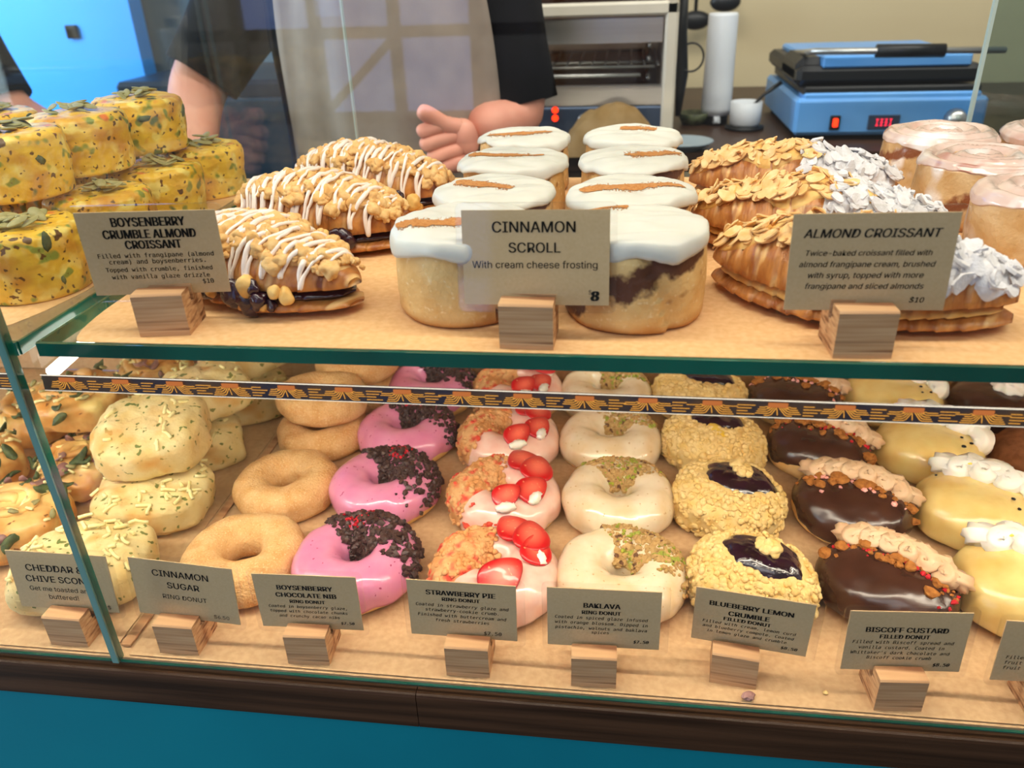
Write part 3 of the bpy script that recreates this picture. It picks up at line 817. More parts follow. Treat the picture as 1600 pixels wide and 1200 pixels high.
for i, (x, y) in enumerate(((-.092, .090), (-.099, .196), (-.108, .298), (-.112, .402))):
    rng = np.random.default_rng(200 + i)
    t, gs = iced_ring('ring_donut', x, y, 'strawberry ring donut with cookie crumb and strawberry slices, ' + ROWN[i], 'strawberry pie ring donuts', 40 + i, M['pale_pink'], .0305, .0205, .038, .5)
    mk_ = polar_mask((2.85, 2.9, 2.8, 2.9)[i], 1.15)
    lay = gs.layer(lambda u: -.3 + 0 * u, lambda u: 2.9 + 0 * u, .0016, nu=46, ns=30, edge=.15, lump=.0012, lf=170, seed=i, u0=1.75, u1=4.0)
    cbs = layer_obj(lay, 'cookie_crumb', M['cookie_crumb'], t)
    p, n = scatter(gs, 900, rng, (-.4, 3.0), mk_)
    lumps(MB(), p + n * .001, n, .0011, .0031, rng, 1, .8, .35).build('crumb_pieces', M['cookie_crumb'], t, True)['kind'] = 'stuff'
    # cream dollops and slices in an arc from back right to front
    angs = ((1.25, .62, .15, -1.25), (1.15, .45, -.55, -1.35), (1.05, .55, -.35, -1.15), (1.1, .5, -.5, -1.2))[i]
    szs = ((1.35, 1.4, 1.2, 1.4), (1.35, 1.4, 1.2, 1.0), (1.25, 1.25, 1.15, 1.1), (1.25, 1.2, 1.1, 1.1))[i]
    for j, a in enumerate(angs):
        v = 1.45
        c = gs.F(np.array(a), np.array(v)); nn = gs.normal(np.array(a), np.array(v))
        tilt = np.array([.35 * math.cos(a + .5), .35 * math.sin(a + .5) - .3, .9]); tilt /= np.linalg.norm(tilt)
        if j != 1 or i:
            f_ = c + np.array([.005 * math.cos(a) - .001, .005 * math.sin(a) - .0065, -.0008])
            d = np.linspace(0, 1, 9)
            bpth = np.stack([f_[0] + (d - .5) * .018 * math.sin(a + .2) * -1, f_[1] + (d - .5) * .016 * math.cos(a + .2), f_[2] + .0018 + .0005 * np.sin(d * 20)], -1)
            MB().tube(bpth, .0047 * np.sin(np.clip(d, .12, .88) * PI) ** .5, 14, .18, 6, twist=.25).build('cream_dollop', M['cream'], t)
        straw_slice(t, tuple(c + np.array([0, .001, .0044 + .0016 * (j % 2)])), tuple(tilt), a + (.9, 1.1, 1.5, 2.2)[j], szs[j])

# baklava
for i, (x, y) in enumerate(((.009, .096), (.006, .203), (-.003, .303), (-.010, .404))):
    rng = np.random.default_rng(300 + i)
    t, gs = iced_ring('ring_donut', x, y, 'white glazed ring donut dipped in pistachio and walnut crumbs, ' + ROWN[i], 'baklava ring donuts', 60 + i, M['spiced_glaze'], .031, .0205, .038, (.6, .45, .5, .5)[i])
    mk_ = polar_mask((.75, 1.5, 1.0, 1.0)[i], (1.05, .95, 1.0, .9)[i], .35)
    p, n = scatter(gs, 2200, rng, (-.2, 3.0), mk_)
    lumps(MB(), p, n, .0009, .0032, rng, 0, .7, .4).build('nut_crumbs', M['nut'], t, False)['kind'] = 'stuff'
    p, n = scatter(gs, 170, rng, (.3, 2.7), mk_)
    lumps(MB(), p + n * .001, n, .0009, .0022, rng, 0, .7, .4).build('pistachio_crumbs', M['pistachio'], t, False)['kind'] = 'stuff'


def filled(x, y, label, group, seed, rz, a=.0500, b=.0445, h=.046, mat=None, name='filled_donut'):
    t = thing(name, (x, y, zt), label, 'donut', group, rz)
    sf = bun_surf(a, b, h, seed)
    surf_obj(sf, 'dough', mat or M['dough'], t)
    return t, sf


def topz(sf, x, y):
    """height of the bun's upper surface above local x, y (a, b semi-axes taken from the surface)"""
    u, v = np.meshgrid(np.linspace(0, 2 * PI, 60), np.linspace(PI * .5, PI, 30)); p = sf.F(u, v).reshape(-1, 3)
    x = np.atleast_1d(x); y = np.atleast_1d(y)
    d = (p[None, :, 0] - x[:, None]) ** 2 + (p[None, :, 1] - y[:, None]) ** 2
    k = np.argsort(d, 1)[:, :3]; return p[k, 2].mean(1)


# blueberry lemon crumble
for i, (x, y) in enumerate(((.110, .098), (.104, .204), (.100, .304), (.094, .404))):
    rng = np.random.default_rng(400 + i)
    t, sf = filled(x, y, 'crumble coated filled donut with blueberry jam on top, ' + ROWN[i], 'blueberry lemon crumble donuts', 80 + i, (-.5, -.45, -.35, -.3)[i], mat=M['lemon_glaze'], a=.0495, b=.0440, h=.047)
    jx, jy, jl, jw = (.006, .006, .033, .0235) if i != 2 else (.0, .009, .028, .021)
    inj = lambda p: ((p[:, 0] - jx) / (jl * 1.02)) ** 2 + ((p[:, 1] - jy) / (jw * 1.02)) ** 2
    lay = sf.layer(lambda u: 1.1 + .25 * np.sin(3 * u), lambda u: PI + 0 * u, .0012, ns=40, edge=.06, lump=.0013, lf=150, seed=i)
    layer_obj((lay[0], True), 'crumb_coat', M['lemon_crumb'], t)
    p, n = scatter(sf, 1500, rng, (1.05, PI - .12))
    k = inj(p) > 1; p, n = p[k], n[k]
    lumps(MB(), p + n * .0012, n, .0010, .0032, rng, 1, .8, .35).build('crumb_pieces', M['lemon_crumb'], t, True)['kind'] = 'stuff'
    # jam pool: a mound over an irregular ellipse
    U, R_ = np.meshgrid(np.linspace(0, 2 * PI, 48, endpoint=False), np.linspace(0.02, 1, 14), indexing='ij')
    k = 1 + .14 * fbm(np.stack([np.cos(U), np.sin(U), 0 * U + i], -1), 1.8, i)
    X, Y = jx + jl * R_ * np.cos(U) * k, jy + jw * R_ * np.sin(U) * k
    Z = topz(sf, X.ravel(), Y.ravel()).reshape(X.shape) + .0040 + .0022 * np.sqrt(np.clip(1 - R_ ** 4, 0, 1)) - .0045 * R_ ** 6
    P = np.stack([X, Y, Z], -1); P[..., 2] += .0009 * fbm(P, 220, i) * (1 - R_ ** 6)
    MB().grid(P, True, False, flip=False).build('jam', M['jam'], t)
    if i != 2:
        pts = np.array([[jx + .002, jy + .002, 0], [jx - .005, jy + .006, 0], [jx + .007, jy + .004, 0], [jx + .003, jy - .004, 0], [jx - .003, jy - .001, 0], [jx + .009, jy - .003, 0], [jx + .0045, jy + .0075, 0]])
        pts[:, 2] = topz(sf, pts[:, 0], pts[:, 1]) + .0072
        lumps(MB(), pts, np.tile([0, 0, 1.], (7, 1)), .0034, .0056, rng, 2, .85, .35).build('crumble_cluster', M['lemon_crumb'], t)
    else:
        MB().tube(np.stack([np.linspace(-.004, .02, 8), np.linspace(-.006, -.028, 8), topz(sf, np.linspace(-.004, .02, 8), np.linspace(-.006, -.028, 8)) + .001], -1), [.002, .005, .006, .006, .005, .005, .004, .002], 10, flat=.5).build('lemon_curd', M['curd'], t)


def rope(sf, path_xy, rad, waves, amp, lift, n=150, star=.16, k=7):
    s = np.linspace(0, 1, n); P0, P1, P2 = [np.array(q) for q in path_xy]
    c = ((1 - s) ** 2)[:, None] * P0 + (2 * s * (1 - s))[:, None] * P1 + (s * s)[:, None] * P2
    tg = np.gradient(c, axis=0); tg /= np.linalg.norm(tg, axis=1)[:, None]; nr = np.stack([-tg[:, 1], tg[:, 0]], -1)
    base = c.copy()
    c = c + nr * (amp * np.sin(s * waves * 2 * PI))[:, None] + tg * (amp * .75 * np.sin(s * waves * 4 * PI))[:, None]
    z = topz(sf, base[:, 0], base[:, 1]); z = np.convolve(np.pad(z, 12, 'edge'), np.ones(25) / 25, 'valid')
    r = rad * np.clip(np.minimum(s, 1 - s) / .05, .25, 1) ** .6
    return MB().tube(np.stack([c[:, 0], c[:, 1], z + lift + .0012 * np.cos(s * waves * 4 * PI)], -1), r, 16, star, k, twist=.05)


# chocolate custard donuts
for i, (x, y) in enumerate(((.214, .103), (.211, .204), (.203, .300), (.197, .402))):
    rng = np.random.default_rng(500 + i)
    t, sf = filled(x, y, 'chocolate coated filled donut with ruffled caramel cream and biscuit crumbs, ' + ROWN[i], 'chocolate custard donuts', 100 + i, (-.55, -.35, -.4, -.3)[i])
    e0 = lambda u: 1.25 + (.25 if i else .0) + .22 * fbm(np.stack([np.cos(u), np.sin(u), 0 * u], -1), 1.6, i + 3)
    layer_obj(sf.layer(e0, lambda u: PI + 0 * u, .0014, ns=34, edge=.05, lump=.0003, lf=60, seed=i), 'chocolate_coat', M['chocolate'], t)
    yy_ = .010
    rope(sf, ((-.043, yy_ + .002), (0, yy_ + .012), (.049, yy_ - .004)), .0068, 6.5, .0058, .0050, n=220, star=.26, k=6).build('piped_cream', M['caramel_cream'], t)
    q = []
    for _ in range(120):
        xx = rng.uniform(-.048, .05); side = -1 if rng.random() < .72 else 1
        yb = yy_ + .006 * (1 - (xx / .05) ** 2) + side * (.0095 + abs(rng.normal(0, .0085)))
        q.append((xx, yb))
    q = np.array(q); q = q[(q[:, 0] / .055) ** 2 + (q[:, 1] / .045) ** 2 < .93]
    P = np.stack([q[:, 0], q[:, 1], topz(sf, q[:, 0], q[:, 1]) + .0014], -1); N_ = np.tile([0, 0, 1.], (len(P), 1))
    c_ = len(P) // 2
    lumps(MB(), P[:c_], N_[:c_], .0013, .0060, rng, 1, .6, .45).build('biscuit_crumbs', M['biscuit'], t, False)['kind'] = 'stuff'
    lumps(MB(), P[c_:], N_[c_:], .0009, .0026, rng, 0, .8, .4).build('pink_crumbs', M['pink_bits'] if i % 2 else M['red_bits'], t, False)['kind'] = 'stuff'

# passionfruit donuts
for i, (x, y) in enumerate(((.312, .105), (.313, .204), (.306, .302), (.300, .404))):
    rng = np.random.default_rng(600 + i)
    t, sf = filled(x, y, 'pale yellow glazed filled donut with white cream and curd drizzle, ' + ROWN[i], 'yellow glazed cream donuts', 120 + i, (-.25, -.45, -.55, -.45)[i], mat=M['passion_glaze'], a=.0500, b=.0450, h=.050)
    yy_ = .018
    rope(sf, ((-.036, yy_), (.004, yy_ + .012), (.048, yy_ - .008)), .0090, 4.0, .0062, .0050, n=200, star=.2, k=6).build('piped_cream', M['cream'], t)
    s = np.linspace(0, 1, 40); xs = -.034 + .078 * s; ys = yy_ + .006 * np.sin(s * PI) - .006 * s + .003 * np.sin(s * 18)
    MB().tube(np.stack([xs, ys, topz(sf, xs, ys) + .0115 - .004 * s], -1), .0022, 8, flat=.6).build('curd_drizzle', M['curd'], t)
    q = np.array([(.030, -.014), (.0365, -.006), (.0255, -.003), (-.036, .008)])[: 3 + i % 2] + rng.normal(0, .0012, (3 + i % 2, 2))
    P = np.stack([q[:, 0], q[:, 1], topz(sf, q[:, 0], q[:, 1]) + .0004], -1)
    lumps(MB(), P, np.tile([0, 0, 1.], (len(P), 1)), .0014, .0024, rng, 1, .5, .12).build('passionfruit_seeds', M['black_seed'], t)

# right-edge donuts
t, sf = filled(.414, .298, 'cocoa dusted brown filled donut at the right edge, third from the front', 'chocolate donuts at the right edge', 141, .2, mat=M['golden_crust'])
layer_obj(sf.layer(lambda u: 1.5 + .2 * np.sin(2 * u), lambda u: PI + 0 * u, .0012, ns=30, edge=.06, lump=.0005, lf=120, seed=2), 'cocoa_coat', M['cocoa'], t)
t, sf = filled(.409, .400, 'dark chocolate filled donut topped with a white cream star, back right', 'chocolate donuts at the right edge', 142, -.3)
layer_obj(sf.layer(lambda u: 1.3 + .2 * np.sin(2 * u), lambda u: PI + 0 * u, .0014, ns=30, edge=.06, seed=2), 'chocolate_coat', M['chocolate'], t)
zz = topz(sf, np.array([0.004]), np.array([-.004]))[0]
hh = np.linspace(0, 1, 14)
MB().tube(np.stack([.004 + 0 * hh, -.004 + 0 * hh, zz - .002 + .02 * hh], -1), .017 * np.sqrt(1 - hh * .97) * (1 - .12 * np.cos(hh * 14)), 40, .12, 8, twist=.09).build('cream_star', M['cream'], t)


# ------------------------------------------------------------------ scones and savoury buns
def bits(mb, P, N, rng, L, r, mi=0):
    """short shreds lying on a surface"""
    for p, n in zip(P, N):
        d = np.cross(n, rng.random(3) - .5); d /= np.linalg.norm(d) + 1e-9
        l = L * (.5 + rng.random()); k = np.linspace(-.5, .5, 4)
        b = np.cross(n, d) * (rng.random() - .5) * .3 * l
        path = p + np.outer(k * l, d) + np.outer((k * 2) ** 2, b) + n * r * (.6 + rng.random() * 2)
        mb.tube(path, r, 6, mi=mi)
    return mb


def scone(loc, label, seed, rz, a=.055, b=.045, h=.042, tilt=(0, 0), cheese=45):
    t = thing('cheese_scone', loc, label, 'scone', 'cheddar and chive scones', rz, tilt); rng = np.random.default_rng(seed)
    sf = bun_surf(a, b, h, seed, e=.55, amp=.0036, sq=3.2, flat=.5)
    surf_obj(sf, 'dough', M['scone'], t)
    p, n = scatter(sf, cheese * 3, rng, (2.1, 3.0), lambda p, u, v: p[:, 2] > h * .78)
    bits(MB(), p[:cheese], n[:cheese], rng, .0095, .0016).build('grated_cheese', M['cheese'], t)['kind'] = 'stuff'


scone((-.438, .068, zt), 'cheddar chive scone with grated cheese, frontmost, behind its price card', 11, .25, .054, .046, .042)
scone((-.432, .165, zt), 'cheddar chive scone with grated cheese under a smooth round scone', 12, .15, .052, .043, .042)
scone((-.439, .203, .0482), 'round speckled scone lying on top of another, beside the sugar donuts', 13, .3, .051, .045, .050, (.22, -.05), 14)
scone((-.437, .264, zt), 'scone in the lower layer behind the round speckled one', 14, .5, .048, .042, .043, cheese=20)
scone((-.434, .296, .0470), 'scone in the upper layer behind the round speckled one', 15, .8, .046, .043, .042, cheese=14)
scone((-.430, .367, zt), 'scone at the back of the tray, lower layer', 16, .4, .05, .044, .043, cheese=20)
scone((-.432, .395, .0470), 'scone at the back of the tray, topmost, under the light strip', 17, 1.0, .05, .044, .042, cheese=20)


def savory(loc, label, seed, rz, a=.05, b=.045, h=.042, tilt=(0, 0), ch=30, red=False):
    t = thing('savoury_bun', loc, label, 'bun', 'savoury buns left of the scones', rz, tilt); rng = np.random.default_rng(seed)
    sf = bun_surf(a, b, h, seed, e=.6, amp=.0045, flat=.6)
    surf_obj(sf, 'crust', M['savory'], t)
    # swirl ridge
    s = np.linspace(0, 1, 60); an = s * 10; rr = .008 + .026 * s
    xs, ys = rr * np.cos(an), rr * np.sin(an) * .9
    MB().tube(np.stack([xs, ys, topz(sf, xs, ys) + .0005], -1), .0062 * np.clip(np.minimum(s, 1 - s) / .1, .3, 1), 8, flat=.6).build('rolled_swirl', M['savory'], t)
    p, n = scatter(sf, ch * 3, rng, (2.0, 3.0), lambda p, u, v: p[:, 2] > h * .6)
    bits(MB(), p[:ch], n[:ch] , rng, .010, .0015).build('grated_cheese', M['cheese'], t)['kind'] = 'stuff'
    p, n = scatter(sf, 22, rng, (1.7, 2.9)); mb = MB()
    flakes(mb, p[:14] + n[:14] * .003, n[:14], .005, .011, rng, .5, .0009, asp=.45, curl=.5)
    mb.build('wilted_greens', M['herb'], t)['kind'] = 'stuff'
    if red:
        p, n = scatter(sf, 16, rng, (2.0, 2.9)); flakes(MB(), p[:9] + n[:9] * .003, n[:9], .005, .009, rng, .4, .0008, curl=.4).build('onion_slices', M['onion'], t)['kind'] = 'stuff'
    p, n = scatter(sf, 20, rng, (2.0, 2.9)); flakes(MB(), p[:7] + n[:7] * .004, n[:7], .0045, .006, rng, .4, .0009, asp=.55, curl=.1).build('pumpkin_seeds', M['seed'], t)


savory((-.546, .118, zt), 'savoury bun with cheese and dark greens at the front left edge', 31, .4, .05, .047, .042, ch=26, red=True)
savory((-.534, .215, zt), 'reddish savoury bun between the scones and the front left bun', 32, 1.2, .046, .044, .042, ch=16, red=True)
savory((-.642, .195, zt), 'cheese topped savoury bun at the left edge, second from the front', 33, 2.2, .05, .046, .045, ch=45)
savory((-.545, .312, zt), 'plain crusted savoury bun in the back, behind the partition pane', 34, .2, .052, .048, .045, ch=12)
savory((-.652, .308, zt), 'savoury bun with greens at the left edge, third from the front', 35, 1.8, .05, .046, .045, ch=20)
savory((-.560, .262, .0480), 'savoury bun in the upper layer, left of the round speckled scone', 36, 2.9, .05, .046, .042, ch=14)
savory((-.560, .403, zt), 'savoury bun at the very back of the left tray', 37, 1.9, .05, .046, .05, ch=24, red=True)

# ------------------------------------------------------------------ frittatas
seed_me = None


def frittata(x, y, z, label, sd, rz):
    global seed_me
    t = thing('frittata', (x, y, z), label, 'frittata', 'yellow frittatas with pumpkin seeds', rz); rng = np.random.default_rng(sd)
    def F(u, v):
        u = np.asarray(u, float); v = np.asarray(v, float)
        s = np.clip(v / PI, 0, 1)
        r = np.interp(s, [0, .12, .3, .7, .86, .93, 1], [0, .0385, .0395, .0415, .0405, .0375, 0])
        zz = np.interp(s, [0, .12, .3, .7, .86, .93, 1], [0, 0, .012, .036, .0445, .0475, .050])
        p = np.stack([r * np.cos(u), r * np.sin(u), zz], -1)
        n = (.0016 * fbm(p, 34, sd, 3) + .0006 * vn(p, 170, sd + 1)) * np.clip(zz / .005, 0, 1)
        return p + np.stack([np.cos(u) * np.clip(r / .03, 0, 1), np.sin(u) * np.clip(r / .03, 0, 1), np.clip((s - .85) * 8, 0, 1)], -1) * n[..., None]
    sf = Surf(F, 90, 44, False)
    surf_obj(sf, 'egg_body', M['frittata'], t)
    p, n = scatter(sf, 40, rng, (PI * .3, PI * .97)); flakes(MB(), p[:6] + n[:6] * .0002, n[:6], .003, .007, rng, .16, .0005, asp=.42, curl=-.1).build('herb_leaves', M['herb'], t)['kind'] = 'stuff'
    if seed_me is None:
        o = MB().add(I2[0] * np.array([.0078, .0041, .0012]) * (1 + .25 * I2[0][:, :1] * np.array([[0, 1, 0]])), I2[1]).build('pumpkin_seed', M['seed'], t); seed_me = o.data
        first = o
    else: first = None
    for k in range(14):
        o = first if (first and k == 0) else bpy.data.objects.new('pumpkin_seed', seed_me)
        if o is not first: COL.objects.link(o); o.parent = t
        a, r = rng.random() * 2 * PI, .018 * math.sqrt(rng.random())
        o.location = (r * math.cos(a) + .004 * math.sin(sd), r * math.sin(a), .0508 + .0016 * (k % 3)); o.rotation_euler = (rng.normal(0, .25), rng.normal(0, .25), rng.random() * 6)


zp = ZS + .0009
FR = [(-.427, .103, 0, 'frontmost frittata at the left edge with pumpkin seeds, touching the shelf'), (-.427, .198, 0, 'lower frittata behind the frontmost one, beside the partition pane'),
      (-.427, .290, 0, 'lower frittata third from the front beside the partition pane'), (-.427, .380, 0, 'rearmost lower frittata, nearest the crumble croissants'),
      (-.514, .150, 0, 'lower frittata of the outer column, under the left edge one'), (-.514, .240, 0, 'lower frittata of the outer column, mostly hidden in the middle'), (-.514, .332, 0, 'lower frittata of the outer column, at the back'),
      (-.469, .168, .0535, 'upper frittata at the left edge, directly above the frontmost one'), (-.466, .252, .0535, 'upper frittata in the middle of the stack'), (-.458, .336, .0535, 'topmost rear frittata with a heap of pumpkin seeds, in front of the arm'),
      (-.556, .262, .0535, 'upper frittata of the outer column at the left edge of the photo')]
for i, (x, y, dz, lb) in enumerate(FR): frittata(x, y, zp + dz, 'yellow ' + lb if 'yellow' not in lb else lb, 700 + i, i * 1.7)


# ------------------------------------------------------------------ croissants
def croissant_surf(L, W, Hh, seed, nseg=7, bend=.012, z0=.010, low=.0):
    def F(u, v):
        # u: along (0..2pi mapped to t 0..1), v: around
        t = np.asarray(u, float) / (2 * PI); v = np.asarray(v, float)
        x = (t - .5) * L
        env = np.sin(np.clip(t, .0, 1) * PI) ** .55
        q = np.abs(t - .5) * nseg * 2; s = q - np.floor(q)
        st = 1 + .10 * (1 - s) - .05
        w_ = W / 2 * env * st * (1 + .06 * vn(np.stack([t * 5, 0 * t, 0 * t + seed], -1), 1, seed)); h_ = Hh * env * st
        y = w_ * np.sign(np.cos(v)) * np.abs(np.cos(v)) ** .85 - bend * (1 - (2 * t - 1) ** 2) + bend * .5
        sv = np.sin(v)
        z = z0 + np.where(sv > 0, h_ * np.abs(sv) ** .9, -low * np.abs(sv) * env)
        p = np.stack([x, y, z], -1)
        return p + np.stack([0 * x, np.cos(v), np.maximum(sv, 0)], -1) * (.0016 * fbm(p * np.array([1, .4, .6]), 95, seed, 3) * env)[..., None]
    return F


def croissant(loc, rz, label, kind, seed, L=.145, W=.066, Hh=.045, tilt=0):
    rng = np.random.default_rng(seed); group = 'boysenberry crumble croissants' if kind == 'crumble' else 'almond croissants'
    t = thing('croissant', loc, label, 'croissant', group, rz, (tilt, 0))
    nu, nv = 110, 40
    def mesh(F, name, mat, t0=.012, t1=.988):
        u = np.linspace(t0, t1, nu) * 2 * PI; v = np.linspace(0, 2 * PI, nv, endpoint=False)
        U, V = np.meshgrid(u, v, indexing='ij'); P = F(U, V)
        mb = MB().grid(P, False, True, flip=True)
        n0 = mb.n
        mb.f += [tuple(range(nv)), tuple(range((nu - 1) * nv, nu * nv))[::-1]]; mb.mi += [0, 0]
        return mb.build(name, mat, t)
    F = croissant_surf(L, W, Hh, seed, low=.001, z0=.019)
    Fb = croissant_surf(L * 1.0, W * 1.06, .009, seed + 50, nseg=7, low=.006, z0=.0065)
    Ff = croissant_surf(L * .93, W * .97, .009, seed + 80, nseg=9, low=.003, z0=.0125)
    mesh(Fb, 'base_half', M['croissant'])
    mesh(Ff, 'filling', M['berry'] if kind == 'crumble' else M['croissant_pale'])
    mesh(F, 'top_half', M['croissant'])
    sf = Surf(F, nu, nv, True)
    sf.normal = lambda u, v: -Surf.normal(sf, u, v)
    if kind == 'crumble':
        def band(n, t0, t1, v0, v1, rag=.3):
            u = (t0 + (t1 - t0) * rng.random(n)) * 2 * PI; c = (v0 + v1) / 2; hw = (v1 - v0) / 2
            v = c + hw * (rng.random(n) * 2 - 1) * (1 + rag * np.sin(u * 5 + seed)); return F(u, v), sf.normal(u, v)
        lay = sf.layer(lambda u: .95 + .25 * np.sin(u * 4 + seed), lambda u: 2.3 + .2 * np.sin(u * 3), .0042, nu=100, ns=26, edge=.2, lump=.0026, lf=120, seed=seed, u0=.04 * 2 * PI, u1=.96 * 2 * PI)
        MB().grid(lay[0], False, False, flip=True).build('crumble_bed', M['crumble'], t)
        p, n = band(380, .04, .96, .85, 2.35)
        lumps(MB(), p + n * .0035, n, .0020, .0056, rng, 2, .85, .55, .1).build('crumble_lumps', M['crumble'], t)['kind'] = 'stuff'
        # berries and cream along the cut front
        u = np.concatenate([rng.uniform(.34, .80, 30), rng.uniform(.30, .90, 14)]) * 2 * PI
        u_ = u; front = np.stack([(u_ / (2 * PI) - .5) * L, 0 * u_, 0 * u_], -1)
        p = F(u, np.full(44, PI) - .12); p[:, 1] -= .0025; p[:, 2] = .0165 + rng.normal(0, .0035, 44); n = np.tile([0, -1., .1], (44, 1))
        lumps(MB(), p[:28], n[:28], .0042, .0078, rng, 2, .8, .3, .0).build('berry_filling', M['berry'], t)
        lumps(MB(), p[28:], n[28:], .004, .0075, rng, 2, .8, .25, .05).build('almond_cream', M['croissant_pale'], t)
        # drizzle: zigzag over the crest
        k = 900; s = np.linspace(0, 1, k); u = (.06 + .86 * s) * 2 * PI
        v = 1.88 + 1.12 * np.sin(s * 2 * PI * 13) * (1 + .25 * np.sin(s * 17 + seed)); u = u + .02 * np.sin(s * 2 * PI * 26)
        p = F(u, v); n = sf.normal(u, v); hgt = .0058 * np.exp(-((v - 1.6) / .75) ** 4) + .0012
        off = p + n * hgt[:, None] ; off[:, 2] += .001 * vn(off, 160, seed)
        MB().tube(off, .00155 * (1 + .3 * np.sin(s * 300)), 7).build('glaze_drizzle', M['drizzle'], t)
    else:
        def band(n, t0, t1, v0, v1):
            u = rng.uniform(t0, t1, n) * 2 * PI; v = rng.uniform(v0, v1, n); return F(u, v), sf.normal(u, v)
        lay = sf.layer(lambda u: 1.0 + .2 * np.sin(u * 4 + seed), lambda u: 2.3 + .2 * np.sin(u * 3), .0022, nu=100, ns=26, edge=.2, lump=.0012, lf=120, seed=seed, u0=.03 * 2 * PI, u1=.95 * 2 * PI)
        MB().grid(lay[0], False, False, flip=True).build('frangipane_topping', M['croissant_pale'], t)
        p, n = band(125, .03, .62, .95, 2.25); p = p + n * (.002 + .0035 * rng.random((125, 1)))
        flakes(MB(), p, n, .0050, .0080, rng, .42, .0005).build('almond_flakes', M['almond'], t, 'auto')['kind'] = 'stuff'
        lay = sf.layer(lambda u: .55 + .3 * np.sin(u * 9 + seed), lambda u: 2.75 + .25 * np.sin(u * 8), .0034, nu=80, ns=30, edge=.15, lump=.0018, lf=150, seed=seed + 4, u0=(.50 + .04 * (seed % 3)) * 2 * PI, u1=.97 * 2 * PI)
        MB().grid(lay[0], False, False, flip=True).build('icing_sugar', M['sugar'], t)
        p, n = band(95, .55, .96, .7, 2.6); p = p + n * (.0032 + .003 * rng.random((95, 1)))
        flakes(MB(), p, n, .0045, .0075, rng, .40, .0009).build('sugared_flakes', M['sugar'], t, 'auto')['kind'] = 'stuff'
    return t


croissant((-.247, .104, zp), -.52, 'boysenberry crumble croissant, frontmost, right behind its price card', 'crumble', 3, .175, .074, .029)
croissant((-.246, .215, zp), -.30, 'boysenberry crumble croissant, second from the front', 'crumble', 4, .165, .070, .034)
croissant((-.232, .318, zp), -.28, 'boysenberry crumble croissant, rearmost, in front of the apron', 'crumble', 5, .165, .068, .037)
croissant((.146, .092, zp), -.42, 'almond croissant dusted with sugar, frontmost, behind its price card', 'almond', 6, .185, .078, .033)
croissant((.142, .204, zp), -.27, 'almond croissant dusted with sugar, second from the front', 'almond', 7, .185, .074, .033)
croissant((.146, .320, zp), -.27, 'almond croissant dusted with sugar, rearmost, in front of the sandwich press', 'almond', 8, .180, .070, .035)


# ------------------------------------------------------------------ cinnamon scrolls and glazed buns
def disc_round(sd, R, amp=.06):
    return lambda u: R * (1 + amp * fbm(np.stack([np.cos(u), np.sin(u), 0 * u + sd], -1), 1.3, sd, 2))


